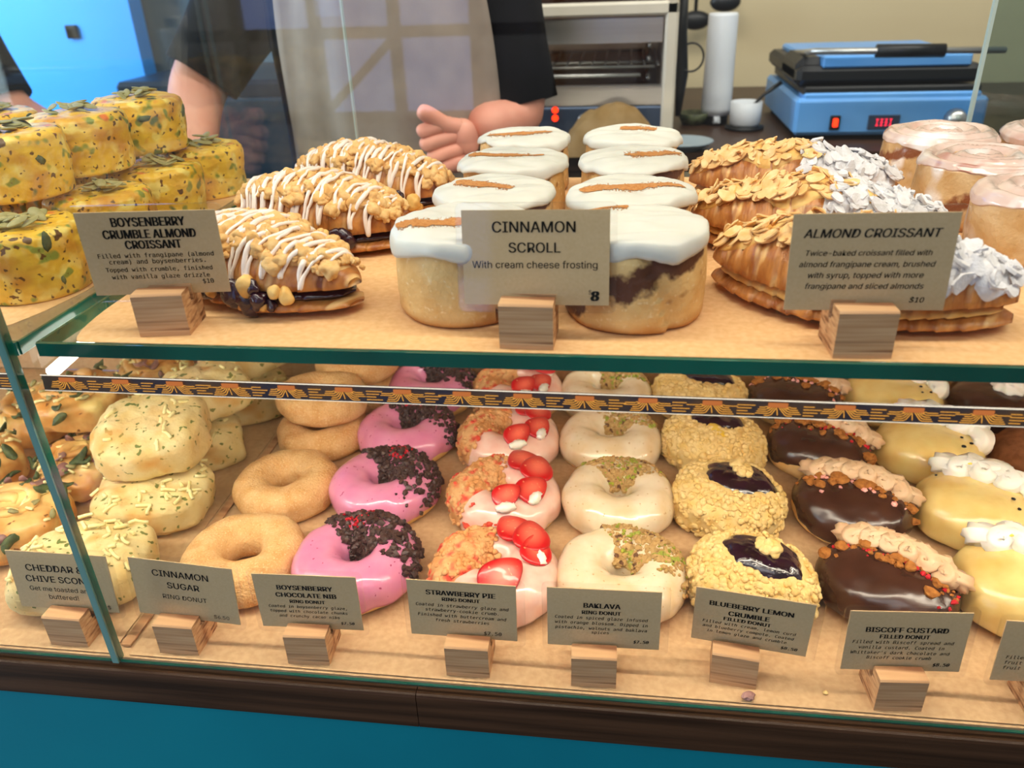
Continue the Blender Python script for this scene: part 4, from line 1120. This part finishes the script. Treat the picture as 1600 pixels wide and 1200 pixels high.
def scroll(x, y, label, sd, rz, R=.0445, h=.051, streak=(0, 0, .9, 0.), thick=1.0):
    t = thing('cinnamon_scroll', (x, y, zp), label, 'cinnamon scroll', 'frosted cinnamon scrolls', rz); rng = np.random.default_rng(sd)
    Ru = disc_round(sd, R, .035)
    def F(u, v):
        s = np.clip(np.asarray(v, float) / PI, 0, 1); u = np.asarray(u, float)
        k = np.interp(s, [0, .1, .16, .5, .84, .9, 1], [0, .94, .985, 1.0, .97, .92, 0]); z = np.interp(s, [0, .1, .16, .5, .84, .9, 1], [0, 0, .004, .025, .046, h - .001, h])
        seam = .0035 * np.exp(-(((u - 4.9 + 9 * (z - .02)) % (2 * PI)) / .25) ** 2)
        p = np.stack([(Ru(u) * k - seam * (k > .5)) * np.cos(u), (Ru(u) * k - seam * (k > .5)) * np.sin(u), z], -1)
        n = .0012 * fbm(p, 50, sd, 3) * np.clip(z / .004, 0, 1)
        return p + np.stack([np.cos(u) * k, np.sin(u) * k, 0 * u], -1) * n[..., None]
    sf = Surf(F, 90, 44, False); surf_obj(sf, 'dough', M['scroll_side'], t)
    top = lambda X, Y: h + .0080 * thick + .0016 * fbm(np.stack([X * .6 + Y * .2, Y * 1.6, 0 * X + sd], -1), 62, sd, 2) - .0035 * ((X * X + Y * Y) / R ** 2) ** 3
    Rf0 = disc_round(sd + 5, R * 1.04, .07); Rf = lambda u: Rf0(u) * (1 + .022 * fbm(np.stack([np.cos(u), np.sin(u), 0 * u + sd], -1), 5.5, sd + 8, 2))
    U, Sg = np.meshgrid(np.linspace(0, 2 * PI, 84, endpoint=False), np.linspace(0, 1, 26), indexing='ij')
    rad = np.where(Sg < .72, Sg / .72 * .955, .955 + .045 * np.sin(np.clip((Sg - .72) / .28, 0, 1) * PI))
    rad = np.where(Sg > .92, rad - (Sg - .92) * 1.2, rad)
    X, Y = Rf(U) * rad * np.cos(U), Rf(U) * rad * np.sin(U)
    drop = .0028 + .0097 * thick + (.0028 + .005 * thick) * fbm(np.stack([np.cos(U), np.sin(U), 0 * U + 2 * sd], -1), 1.5, sd + 2, 2)
    Z = top(X, Y) - np.where(Sg > .72, drop * (1 - np.cos(np.clip((Sg - .72) / .28, 0, 1) * PI)) / 2, 0)
    MB().grid(np.stack([X, Y, Z], -1), True, False).build('frosting', M['frosting'], t)
    # cinnamon streak dusted on the frosting
    cx, cy_, ln, an = streak
    cx, cy_ = cx * math.cos(rz) + cy_ * math.sin(rz), -cx * math.sin(rz) + cy_ * math.cos(rz); an -= rz
    s = np.linspace(-1, 1, 70); wv = np.linspace(-1, 1, 9); A, B = np.meshgrid(s, wv, indexing='ij')
    half = .0060 * np.sqrt(np.clip(1 - np.abs(A) ** 6, 0, 1)) * (1 + .35 * vn(np.stack([A * 14, np.sign(B) * 3, 0 * A + sd], -1), 1, sd) + .22 * vn(np.stack([A * 60, np.sign(B) * 3, 0 * A + sd], -1), 1, sd + 3)) * (1 - .25 * A)
    lx, ly = A * R * ln * .92, B * half + .002 * np.sin(A * 3)
    X = cx + lx * math.cos(an) - ly * math.sin(an); Y = cy_ + lx * math.sin(an) + ly * math.cos(an)
    k = np.minimum(1, (R * .95) / (np.hypot(X, Y) + 1e-6)); X, Y = X * k, Y * k
    sk_ = MB().grid(np.stack([X, Y, top(X, Y) + .0005], -1))
    a_ = rng.integers(3, 67, 420); b_ = np.where(rng.random(420) < .5, 0, 8); off = np.abs(rng.normal(0, .0017, 420)) * np.where(b_ == 0, -1, 1)
    dx, dy = X[a_, b_] - off * math.sin(an), Y[a_, b_] + off * math.cos(an); k = np.hypot(dx, dy) < R * .95; dx, dy = dx[k], dy[k]
    lumps(sk_, np.stack([dx, dy, top(dx, dy) + .0001], -1), np.tile([0, 0, 1.], (len(dx), 1)), .0002, .0006, rng, 0, .5, .3).build('cinnamon_streak', M['cinnamon'], t)


M['cinnamon_dark'] = MAT('cinnamon_filling', '7d5136', '5a3524', 60, .3, .7, .45, .4, .3, 250)
SC = [(-.100, .084, 'front left frosted cinnamon scroll, left of its price card', (-.004, -.014, 1.0, -.05)), (.010, .080, 'front right frosted cinnamon scroll, partly behind its price card', (-.022, .026, .42, .0)),
      (-.094, .188, 'left frosted cinnamon scroll in the second row', (-.008, -.002, .62, -.45)), (.008, .184, 'right frosted cinnamon scroll in the second row', (0, -.004, .95, .02)),
      (-.094, .296, 'left frosted cinnamon scroll in the third row', (-.006, -.004, .85, -.18)), (.010, .296, 'right frosted cinnamon scroll in the third row', (.016, -.002, .62, .25)),
      (-.096, .397, 'left frosted cinnamon scroll in the rear row', (-.004, -.006, .8, .08)), (.009, .398, 'right frosted cinnamon scroll in the rear row', (.006, .012, .45, -.3))]
for i, (x, y, lb, st) in enumerate(SC): scroll(x, y, lb, 800 + i, (2.5, .15, .3, .25, .1, .3, .4, .2)[i], streak=st, thick=1.15 if i < 2 else .42)


def bun(x, y, label, sd, rz):
    t = thing('glazed_bun', (x, y, zp), label, 'bun', 'glazed cinnamon buns at the right', rz); rng = np.random.default_rng(sd)
    Ru = disc_round(sd, .050, .05); h = .051
    def F(u, v):
        s = np.clip(np.asarray(v, float) / PI, 0, 1); u = np.asarray(u, float)
        k = np.interp(s, [0, .1, .16, .5, .78, .86, .92, 1], [0, .93, .98, 1.0, .97, .90, .7, 0]); z = np.interp(s, [0, .1, .16, .5, .78, .86, .92, 1], [0, 0, .004, .025, .046, h, h + .001, h - .001])
        r = Ru(u) * k
        sw = .0022 * np.cos(2 * PI * (r / .0135) - u) * np.clip((s - .84) * 12, 0, 1)
        p = np.stack([r * np.cos(u), r * np.sin(u), z + sw], -1)
        n = .0014 * fbm(p, 45, sd, 3) * np.clip(z / .004, 0, 1)
        return p + np.stack([np.cos(u) * k, np.sin(u) * k, .5 + 0 * u], -1) * n[..., None]
    sf = Surf(F, 90, 70, False); surf_obj(sf, 'dough', M['bun_side'], t)
    e0 = lambda u: 2.35 + .2 * fbm(np.stack([np.cos(u), np.sin(u), 0 * u], -1), 2.0, sd)
    layer_obj(sf.layer(e0, lambda u: PI + 0 * u, .0013, ns=60, edge=.05, lump=.0004, lf=90, seed=sd), 'sugar_glaze', M['bun_glaze'], t)


bun(.292, .398, 'glazed cinnamon bun at the back, in front of the sandwich press', 901, .3)
bun(.290, .292, 'glazed cinnamon bun, second from the front at the right', 902, 1.6)
bun(.296, .186, 'glazed cinnamon bun, frontmost at the right edge, behind the almond croissants', 903, 2.7)
bun(.398, .402, 'glazed cinnamon bun at the far right edge, rear row', 904, 4.0)

# stray bits on the tray paper
rng = np.random.default_rng(5)
tag(lumps(MB(), np.array([(.098, .001, .0016)]), np.array([[0, 0, 1.]]), .0045, .005, rng, 1, .4, .5).build('dropped_crumb', M['onion'], None, False), 'dropped reddish flake in front of the blueberry lemon card block', 'crumb')
tag(lumps(MB(), np.array([(.152, .010, .0014)]), np.array([[0, 0, 1.]]), .0018, .002, rng, 1, .7, .3).build('dropped_crumb', M['lemon_crumb'], None, False), 'tiny pale crumb on the tray paper left of the custard donut block', 'crumb')


# ------------------------------------------------------------------ kitchen behind
bench = thing('back_bench', (.5, 1.4, -.84), 'dark brown wooden work bench along the back wall', 'bench')
for mb, nm in ((MB().box((.74, 1.40, .150), (2.3, .78, .03)), 'bench_top'), (MB().box((.74, 1.44, -.355), (2.24, .68, .97)), 'bench_body')):
    o = mb.build(nm, M['bench'], bench, False); o.location = -bench.location

# toaster oven
ov = thing('grill_oven', (-.05, 1.3, .166), 'open fronted grill oven with pale frame and wire rack on the bench', 'oven'); inv = -Vector(ov.location)


def opart(parent, mb, nm, mat, smooth=False, base=None):
    o = mb.build(nm, mat, parent, smooth)
    if base is not None: o.location = -Vector(base)
    return o


L_ = ov.location
x0, x1 = -.33, .088
opart(ov, MB().box(((x0 + x1) / 2, 1.40, .31), (x1 - x0, .02, .25)).box((x0 + .01, 1.26, .31), (.02, .28, .25)).box((x1 - .012, 1.26, .31), (.02, .28, .25)).box(((x0 + x1) / 2, 1.33, .43), (x1 - x0, .43, .016)).box(((x0 + x1) / 2, 1.26, .222), (x1 - x0, .28, .016)), 'oven_shell', M['oven_inside'], base=L_)
opart(ov, MB().box(((x0 + x1) / 2, 1.105, .386), (x1 - x0, .03, .022), bev=.004).box((x1 - .011, 1.105, .292), (.022, .03, .21), bev=.004).box((x0 + .011, 1.105, .292), (.022, .03, .21), bev=.004), 'front_frame', M['enamel'], base=L_)
opart(ov, MB().box(((x0 + x1) / 2, 1.118, .352), (x1 - x0 - .05, .02, .04)), 'upper_panel', M['steel'], base=L_)
opart(ov, MB().box(((x0 + x1) / 2, 1.112, .246), (x1 - x0 - .044, .02, .032)), 'lower_panel', M['steel'], base=L_)
opart(ov, MB().box(((x0 + x1) / 2, 1.13, .197), (x1 - x0, .06, .062), bev=.003).box(((x0 + x1) / 2, 1.34, .197), (x1 - x0, .4, .06)), 'control_panel', M['blue_steel'], base=L_)
mb = MB()
for i in range(15): mb.tube([(x0 + .06 + i * .0235, 1.14, .292), (x0 + .06 + i * .0235, 1.37, .297)], .0022, 6)
for y in (1.14, 1.2, 1.37): mb.tube([(x0 + .03, y, .290 + (y - 1.14) * .025), (x1 - .035, y, .290 + (y - 1.14) * .025)], .003, 6)
for z in (.268, .30, .322): mb.tube([(x1 - .045, 1.16, z), (x1 - .045, 1.38, z)], .004, 6)
mb.tube([(x0 + .08, 1.13, .277), (x1 - .06, 1.13, .277)], .0035, 6)
opart(ov, mb, 'wire_rack', M['steel'], True, base=L_)
opart(ov, MB().tube([(x0 + .03, 1.34, .352), (x1 - .03, 1.34, .352)], .008, 8), 'heating_element', MAT('warm_element', '5a2a1c', rough=.6, emit=('ff5a20', .15)), True, base=L_)
for x, z in ((-.1225, .2235), (-.1225, .2095)): opart(ov, MB().add(I1[0] * np.array([.006, .003, .006]) + np.array([x, 1.0985, z]), I1[1]), 'indicator_light', M['red_lamp'], True, base=L_)
opart(ov, MB().lathe([(0, 0), (.012, 0), (.011, .012), (0, .012)], n=20), 'dial', M['steel'], True).matrix_local = Matrix.Translation(Vector((-.07, 1.1, .205)) - L_) @ Matrix.Rotation(PI / 2, 4, 'X')

# metal canister on top of the oven
hd = MB().lathe([(0, .0), (.018, 0), (.03, .004), (.031, .11), (0, .112)], n=28)
tag(hd.build('metal_canister', M['steel'], loc=(-.115, 1.17, .4388)), 'silver metal canister standing on top of the grill oven', 'canister')
tag(MB().box((0, 0, .03), (.14, .2, .06), bev=.008).build('baking_tin', M['bench'], loc=(-.0, 1.3, .4388)), 'dark baking tin standing on the right of the grill oven', 'tin')

# crumpled paper
U, V = np.meshgrid(np.linspace(0, 1, 40), np.linspace(0, 1, 26), indexing='ij')
P = np.stack([(U - .5) * .17, (V - .5) * .12, .076 * np.sin(U * PI) ** .6 * np.sin(V * PI) ** .6], -1)
P[..., 2] += .012 * fbm(P, 30, 3, 3) * np.sin(U * PI) * np.sin(V * PI); P[..., 2] = np.maximum(P[..., 2], 0)
tag(MB().grid(P).build('crumpled_paper', M['crumpled'], loc=(-.02, 1.035, .1656)), 'crumpled brown paper lying in front of the grill oven', 'paper')
tag(MB().lathe([(0, 0), (.032, 0), (.05, .012), (.052, .014), (.048, .014), (.031, .004), (0, .004)], n=40).build('grey_plate', MAT('grey_glaze', '93a3ad', '84949e', 8, .3, .7, .3, .5), loc=(.104, 1.04, .1655)), 'pale plate on the bench right of the crumpled paper', 'plate')
rng = np.random.default_rng(9)
bo = tag(MB().lathe([(0, 0), (.022, 0), (.034, .022), (.032, .022), (.02, .003), (0, .003)], n=30).build('green_bowl', MAT('green_bowl', '6d7350', '3e4530', 60, .4, .6, .4, .4), loc=(.139, 1.28, .1655)), 'small mottled green bowl left of the tall white roll', 'bowl')
rl = thing('white_roll', (.181, 1.28, .1655), 'tall white cylinder standing on the bench against the beige wall', 'roll')
MB().lathe([(0, .018), (.0275, .018), (.029, .03), (.0275, .195), (.026, .2), (0, .2)], n=36).build('roll_body', M['white_plastic'], rl)
MB().lathe([(0, 0), (.024, 0), (.024, .02), (0, .02)], n=30).build('dark_foot', M['black_plastic'], rl)
MB().box((0, -.0255, .0105), (.014, .006, .014), bev=.002).build('white_button', M['white_plastic'], rl)

cu = thing('white_cup', (.230, 1.22, .1655), 'white cup with a black spoon on a dark coaster', 'cup')
MB().lathe([(0, .006), (.026, .006), (.0285, .012), (.0295, .05), (.027, .05), (.026, .012), (0, .011)], n=36).build('cup_body', M['white_plastic'], cu)
cs_ = tag(MB().lathe([(0, 0), (.036, 0), (.036, .0055), (0, .0055)], n=30).build('dark_coaster', M['black_plastic'], loc=(.230, 1.22, .1655)), 'round black coaster under the white cup', 'coaster')
tag(MB().tube([(.222, 1.222, .185), (.262, 1.228, .226), (.292, 1.232, .247)], [.003, .003, .0045], 8).build('spoon', M['black_plastic']), 'black spoon standing in the white cup', 'spoon')

# hanging black tools between oven and wall
ut = thing('tool_rail', (.13, 1.79, .42), 'black wall rail with hooks beside the grill oven', 'rail')
opart(ut, MB().tube([(.06, 1.775, .43), (.30, 1.775, .43)], .006, 8).box((.08, 1.79, .43), (.02, .03, .02)).box((.28, 1.79, .43), (.02, .03, .02)), 'rail_bar', M['black_plastic'], True, base=ut.location)
def ladle(x, z, label, rz):
    t = thing('ladle', (x, 1.762, z), label, 'ladle', 'black kitchen tools on the wall rail')
    MB().tube([(0, 0, .1), (0, -.004, 0), (0, -.012, -.10)], .0045, 8).build('handle', M['black_plastic'], t)
    MB().add(I2[0] * np.array([.036, .018, .022]) + np.array([.0, -.022, -.105]), I2[1]).build('bowl', M['black_plastic'], t)
ladle(.232, .468, 'black ladle hanging above the white roll', 0)
ladle(.165, .43, 'black spoon shaped tool hanging left of the ladle', 0)
mb = MB().tube([(.100, 1.16, .43), (.098, 1.17, .34), (.104, 1.18, .27), (.100, 1.16, .20)], [.006, .011, .012, .005], 10)
a = np.linspace(0, 2 * PI, 30); mb.tube(np.stack([.118 + .022 * np.cos(a), 1.17 + 0 * a, .30 + .024 * np.sin(a)], -1), .002, 6)
tag(mb.build('power_cable', M['black_plastic']), 'black power cable looped down the right side of the oven', 'cable')

# sandwich press
pr_ = thing('sandwich_press', (.45, 1.25, .1655), 'blue steel sandwich press with black plates and red display on the bench', 'sandwich press')


def pp_(mb, nm, mat, smooth=False): return opart(pr_, mb, nm, M[mat] if isinstance(mat, str) else mat, smooth, base=pr_.location)


pp_(MB().box((.455, 1.27, .205), (.315, .34, .062), bev=.006).box((.455, 1.13, .238), (.29, .05, .012), bev=.003), 'base', 'press_blue')
for x in (.32, .59):
    for y in (1.14, 1.4): pp_(MB().lathe([(0, 0), (.014, 0), (.012, .01), (0, .01)], (x, y, .1655), 16), 'foot', 'black_plastic', True)
pp_(MB().box((.455, 1.27, .246), (.29, .32, .016), bev=.003), 'lower_plate', 'black_plastic')
pp_(MB().box((.445, 1.27, .272), (.30, .32, .030), bev=.008).box((.32, 1.2, .275), (.05, .15, .05), bev=.012), 'upper_plate', 'black_plastic')
pp_(MB().box((.455, 1.13, .2935), (.24, .04, .020), bev=.003).box((.455, 1.3, .29), (.27, .26, .014), bev=.004), 'upper_cover', 'press_blue')
pp_(MB().tube([(.315, 1.25, .295), (.31, 1.06, .316), (.60, 1.06, .312), (.605, 1.25, .295)], .0055, 10), 'handle_bar', 'steel', True)
pp_(MB().tube([(.405, 1.06, .3147), (.51, 1.06, .3133)], .0105, 12), 'handle_grip', 'black_plastic', True)
sw = pp_(MB().box((.366, 1.0985, .196), (.017, .006, .024), bev=.001), 'power_switch', 'black_plastic')
MB().box((.366, 1.094, .1965), (.008, .005, .014), bev=.001).build('red_rocker', M['red_lamp'], sw, False)
ds = pp_(MB().box((.447, 1.0985, .196), (.052, .004, .024), bev=.001), 'display_window', 'blue_steel')
mb = MB(); sg = .0052
for k in range(4):
    cx = .4355 + k * .0074
    for dx, dz, w_, h_ in ((0, sg, .0042, .0012), (0, 0, .0042, .0012), (0, -sg, .0042, .0012), (-.0024, sg / 2, .0011, .0046), (.0024, sg / 2, .0011, .0046), (-.0024, -sg / 2, .0011, .0046), (.0024, -sg / 2, .0011, .0046)):
        if (k, dz) in ((0, 0), (3, 0)): continue
        mb.box((cx, 1.0955, .196 + dz), (w_, .001, h_))
mb.build('digits', M['red_digits'], ds, False)
kn = MB().lathe([(0, 0), (.018, 0), (.017, .01), (.013, .02), (0, .021)], n=28).build('knob', M['steel'], pr_); kn.matrix_local = Matrix.Translation(Vector((.562, 1.1, .2)) - pr_.location) @ Matrix.Rotation(PI / 2, 4, 'X')

# black square on the blue wall and dark cabinet behind the arm
tag(MB().box((0, 0, 0), (.030, .012, .032), bev=.002).build('wall_plate', M['black_plastic'], loc=(-1.42, 1.685, .342)), 'small black square plate on the blue wall', 'wall plate')
cb = thing('dark_cabinet', (-.88, 1.62, -.84), 'dark navy cabinet behind the person, left of the apron', 'cabinet')
opart(cb, MB().box((-.80, 1.59, -.295), (.72, .38, 1.09), bev=.01), 'body', MAT('navy_cabinet', '1c2c40', '16222f', 4, .3, .7, .4, .4), base=cb.location)
opart(cb, MB().box((-.80, 1.38, -.16), (.60, .02, .75), bev=.006), 'door', MAT('navy_door', '203a50', rough=.3), base=cb.location)
opart(cb, MB().tube([(-.57, 1.355, .1), (-.57, 1.355, -.2)], .008, 8), 'handle', M['steel'], True, base=cb.location)


# ------------------------------------------------------------------ people
def skin_mesh(verts, edges, radii, sub=2):
    me = bpy.data.meshes.new('sk'); me.from_pydata(verts, edges, [])
    o = bpy.data.objects.new('sk', me); COL.objects.link(o)
    md = o.modifiers.new('s', 'SKIN')
    if not me.skin_vertices:
        bpy.context.view_layer.objects.active = o
    sk = me.skin_vertices[0].data
    for i, r in enumerate(radii): sk[i].radius = (r, r) if not isinstance(r, tuple) else r
    sk[0].use_root = True
    ss = o.modifiers.new('u', 'SUBSURF'); ss.levels = sub; ss.render_levels = sub
    dg = bpy.context.evaluated_depsgraph_get(); out = bpy.data.meshes.new_from_object(o.evaluated_get(dg))
    V = np.array([v.co[:] for v in out.vertices]); F_ = [tuple(p.vertices) for p in out.polygons]
    bpy.data.objects.remove(o); bpy.data.meshes.remove(me); bpy.data.meshes.remove(out)
    return V, F_


def chain(mb, pts, radii, sub=2):
    V, F_ = skin_mesh([tuple(p) for p in pts], [(i, i + 1) for i in range(len(pts) - 1)], radii, sub); mb.add(V, F_)


def hand_fist(mb, wrist, kn, s, front, down):
    """fist: wrist point, knuckle centre, finger stacking direction s, proximal direction front, inward curl"""
    wrist, kn, s, front, down = [np.array(q, float) for q in (wrist, kn, s, front, down)]
    pm = [wrist, wrist * .45 + kn * .55, kn]
    V, F_ = skin_mesh([tuple(wrist), tuple(wrist * .5 + kn * .5), tuple(kn - s * .012), tuple(kn + s * .016)], [(0, 1), (1, 2), (1, 3)], [.021, .026, .022, .020]); mb.add(V, F_)
    for i in range(4):
        b = kn + s * (-.025 + .0172 * i) ; ln = (.041, .043, .040, .033)[i]
        p = [b - front * .012, b + front * ln * .5, b + front * ln, b + front * (ln - .004) + down * .018, b + front * (ln - .024) + down * .024]
        chain(mb, p, [.0112, .0108, .0104, .0095, .008])
    b = kn - s * .036
    chain(mb, [b - front * .02 + s * .022, b + front * .004 + s * .012, b + front * .018 - s * .006 - down * .004, b + front * .027 - s * .015 - down * .008], [.014, .0130, .0122, .0108])


def hand_open(mb, wrist, d, side, nrm):
    wrist, d, side, nrm = [np.array(q, float) for q in (wrist, d, side, nrm)]
    kn = wrist + d * .085
    V, F_ = skin_mesh([tuple(wrist), tuple(wrist + d * .04), tuple(kn - side * .024), tuple(kn + side * .024)], [(0, 1), (1, 2), (1, 3)], [(.020, .018), (.026, .016), .016, .015]); mb.add(V, F_)
    for i in range(4):
        b = kn + side * (-.030 + .02 * i); ln = (.068, .076, .071, .055)[i]
        chain(mb, [b - d * .01, b + d * ln * .45 - nrm * .006, b + d * ln * .78 - nrm * .018, b + d * ln - nrm * .03], [.0095, .009, .0083, .0065])
    b = wrist + d * .03 - side * .024
    chain(mb, [b, b + d * .028 - side * .022, b + d * .056 - side * .030 - nrm * .01], [.0125, .0105, .0085])


def head(mb, c, yaw_=0.0):
    """a head with brow, nose, lips, chin and ears, facing -y"""
    U, V = np.meshgrid(np.linspace(0, 2 * PI, 64, endpoint=False), np.linspace(.02, PI - .02, 48), indexing='ij')
    d = np.stack([np.sin(V) * np.sin(U), -np.sin(V) * np.cos(U), np.cos(V)], -1)
    P = d * np.array([.076, .095, .115]); x, z = P[..., 0], P[..., 2]; fr = np.clip(-d[..., 1], 0, 1)
    g = lambda x0, z0, sx, sz: np.exp(-((np.abs(x) - x0) / sx) ** 2 - ((z - z0) / sz) ** 2) * fr ** 2
    P[..., 1] -= .024 * g(0, -.022, .013, .016) + .012 * g(0, .0, .009, .03) + .006 * g(0, -.056, .022, .007) + .006 * g(.03, .022, .022, .008) + .010 * g(0, -.092, .028, .016)
    P[..., 1] += .009 * g(.03, .004, .016, .010) + .003 * g(0, -.0495, .03, .004)
    P[..., 0] *= 1 - .22 * np.clip((-z - .03) / .08, 0, 1)
    co, si = math.cos(yaw_), math.sin(yaw_); P = P @ np.array([[co, si, 0], [-si, co, 0], [0, 0, 1]]) + np.array(c)
    mb.grid(P, True, False)
    for s in (-1, 1):
        e = I2[0] * np.array([.009, .018, .032]); mb.add(e + np.array(c) + np.array([s * .075, .008, -.008]), I2[1])


def ring_loft(rings, n=40):
    """rings: (cx, cy, cz, rx, ry)"""
    a = np.linspace(0, 2 * PI, n, endpoint=False); P = np.array([[(cx + rx * math.cos(t), cy + ry * math.sin(t), cz) for t in a] for cx, cy, cz, rx, ry in rings]); return P


def face_bits(parent, c, hair, y0=-.085):
    e = MB()
    for s in (-1, 1): e.add(I2[0] * .0115 + np.array(c) + np.array([s * .030, y0 + .008, .004]), I2[1])
    e.build('eyes', M['white_plastic'], parent)
    e = MB()
    for s in (-1, 1): e.add(I1[0] * .0055 + np.array(c) + np.array([s * .030, y0 - .001, .004]), I1[1])
    e.build('pupils', M['black_plastic'], parent)
    V = I2[0] * np.array([.085, .103, .122]); k = [f for f in I2[1] if all((V[i, 2] > .035 or (V[i, 1] > .01 and V[i, 2] > -.07)) for i in f)]
    mb = MB().add(V + np.array(c) + np.array([0, .008, .008]), k); o = mb.build('hair', M['hair'], parent)
    sd = o.modifiers.new('thickness', 'SOLIDIFY'); sd.thickness = .012; sb = o.modifiers.new('smooth', 'SUBSURF'); sb.levels = 1; sb.render_levels = 1


def person(label, px, py, armr, arml, handl, handr, apron=True, fz=-.84):
    mb = MB()
    # one skinned skeleton for trunk, neck, arms and legs
    v = [(px, py, .06), (px, py, .30), (px, py, .47), (px, py, .62), (px, py, .70)]
    r = [.125, .115, .125, .052, .05]
    e = [(0, 1), (1, 2), (2, 3), (3, 4)]
    for s, arm in ((-1, armr), (1, arml)):
        b = len(v); v += [(px + s * .13, py, .555)] + [tuple(q) for q in arm]; r += [.062, .052, .043, .037, .027][:1 + len(arm)]
        e += [(2, b)] + [(b + i, b + i + 1) for i in range(len(arm))]
        b = len(v); v += [(px + s * .095, py, -.03), (px + s * .1, py - .01, -.36), (px + s * .1, py + .02, fz + .08), (px + s * .1, py - .11, fz + .035)]; r += [.088, .06, .042, .034]
        e += [(0, b), (b, b + 1), (b + 1, b + 2), (b + 2, b + 3)]
    V, F_ = skin_mesh(v, e, r, 2); mb.add(V, F_)
    hc = (px, py - .02, .815); head(mb, hc)
    handl(mb); handr(mb)
    root = mb.build('person', M['skin']); tag(root, label, 'person', kind='thing')
    face_bits(root, hc, True)
    # t-shirt: torso loft plus sleeves
    P = ring_loft([(px, py, .02, .165, .118), (px, py, .10, .168, .12), (px, py, .25, .165, .115), (px, py, .38, .172, .118), (px, py, .50, .180, .115), (px, py, .57, .165, .09), (px, py, .615, .10, .07), (px, py, .635, .07, .062)])
    sh = MB().grid(P, False, True, flip=True)
    for s, arm in ((-1, armr), (1, arml)):
        a0 = np.array((px + s * .12, py, .555)); a1, a2 = np.array(arm[0]), np.array(arm[1])
        hem = a1 + (a2 - a1) * .88
        a0 = np.array((px + s * .10, py, .560)); pt = [a0, a0 * .5 + a1 * .5, a1, a1 * .5 + hem * .5, hem, hem]
        sh.tube(pt, [.078, .076, .066, .058, .054, .044], 24, cap=False)
    o = sh.build('t_shirt', M['black_cloth'], root)
    tr = MB().grid(ring_loft([(px, py, .05, .150, .105), (px, py, -.04, .165, .118), (px, py, -.10, .16, .112)]), False, True, flip=True)
    for s in (-1, 1): tr.grid(ring_loft([(px + s * .085, py, .0, .09, .1), (px + s * .09, py - .0, -.12, .095, .1), (px + s * .1, py - .008, -.38, .076, .078), (px + s * .1, py + .018, fz + .1, .06, .062)], 24), False, True, flip=True)
    tr.build('trousers', M['jeans'], root)
    shoe = MB()
    for s in (-1, 1): shoe.add(I2[0] * np.array([.045, .125, .045]) * np.where(I2[0][:, 2:] < 0, .7, 1) + np.array([px + s * .1, py - .05, fz + .035]), I2[1])
    shoe.build('shoes', M['black_plastic'], root)
    if apron:
        zs = np.linspace(-.30, .54, 40); ts = np.linspace(0, 1, 33); P = []
        for z in zs:
            k = np.clip((.54 - z) / .30, 0, 1); a0 = -PI / 2 - (.66 + .22 * k ** .8); a1 = -PI / 2 + (.62 + .46 * k ** .8)
            rx = np.interp(z, [-.3, .02, .25, .38, .54], [.215, .188, .182, .190, .196]); ry = np.interp(z, [-.3, .02, .25, .38, .54], [.155, .138, .132, .136, .130])
            row = []
            for t in ts:
                a = a0 + (a1 - a0) * t; w_ = .004 * math.sin(t * 17 + z * 6) + .003 * math.sin(t * 31 - z * 9)
                row.append((px + .012 + (rx + w_) * math.cos(a), py + (ry + w_) * math.sin(a), z))
            P.append(row)
        P = np.array(P); o = MB().grid(P, flip=True).build('apron', M['apron'], root)
        md = o.modifiers.new('cloth', 'SOLIDIFY'); md.thickness = .003
        st = MB()
        for s in (-1, 1): st.tube([(px + s * .095 + .01, py - .116, .535), (px + s * .085, py - .085, .60), (px + s * .06, py + .0, .655), (px + s * .02, py + .055, .66)], .009, 6, flat=.4)
        st.build('apron_strap', M['apron'], root)
    return root


PX, PY = -.335, .80
arm_r = [(-.545, .80, .42), (-.612, .745, .318), (-.590, .665, .262), (-.572, .60, .205)]
arm_l = [(-.182, .80, .42), (-.140, .775, .262), (-.174, .718, .266), (-.203, .684, .264)]


def hl(mb): hand_fist(mb, (-.196, .690, .264), (-.222, .664, .252), Vector((.30, .0, -.95)).normalized(), Vector((-.80, -.58, -.12)).normalized(), Vector((.35, .75, -.2)).normalized())
def hr(mb): hand_open(mb, (-.573, .602, .208), Vector((.12, -.55, -.8)).normalized(), Vector((1, .1, 0)).normalized(), Vector((0, -.8, .5)).normalized())


person('person in a black t-shirt and beige apron behind the display case, fist raised', PX, PY, arm_r, arm_l, hl, hr)
# colleague at the left edge
P2, Q2 = -1.42, 1.02
a2l = [(P2 + .30, Q2 - .10, .40), (-1.045, Q2 - .12, .262), (-.960, Q2 - .13, .222), (-.925, Q2 - .14, .212)]
a2r = [(P2 - .2, Q2, .38), (P2 - .22, Q2 - .04, .22), (P2 - .2, Q2 - .10, .05), (P2 - .19, Q2 - .12, .0)]
person('person at the far left edge in dark clothes, only a forearm and hand in view', P2, Q2, a2r, a2l,
       lambda mb: hand_open(mb, (-.925, Q2 - .14, .212), Vector((.95, -.1, -.2)).normalized(), Vector((0, 1, 0)), Vector((.2, 0, 1)).normalized()),
       lambda mb: hand_open(mb, (P2 - .19, Q2 - .12, .0), Vector((0, -.3, -.95)).normalized(), Vector((0, 1, 0)), Vector((1, 0, 0))), apron=False)
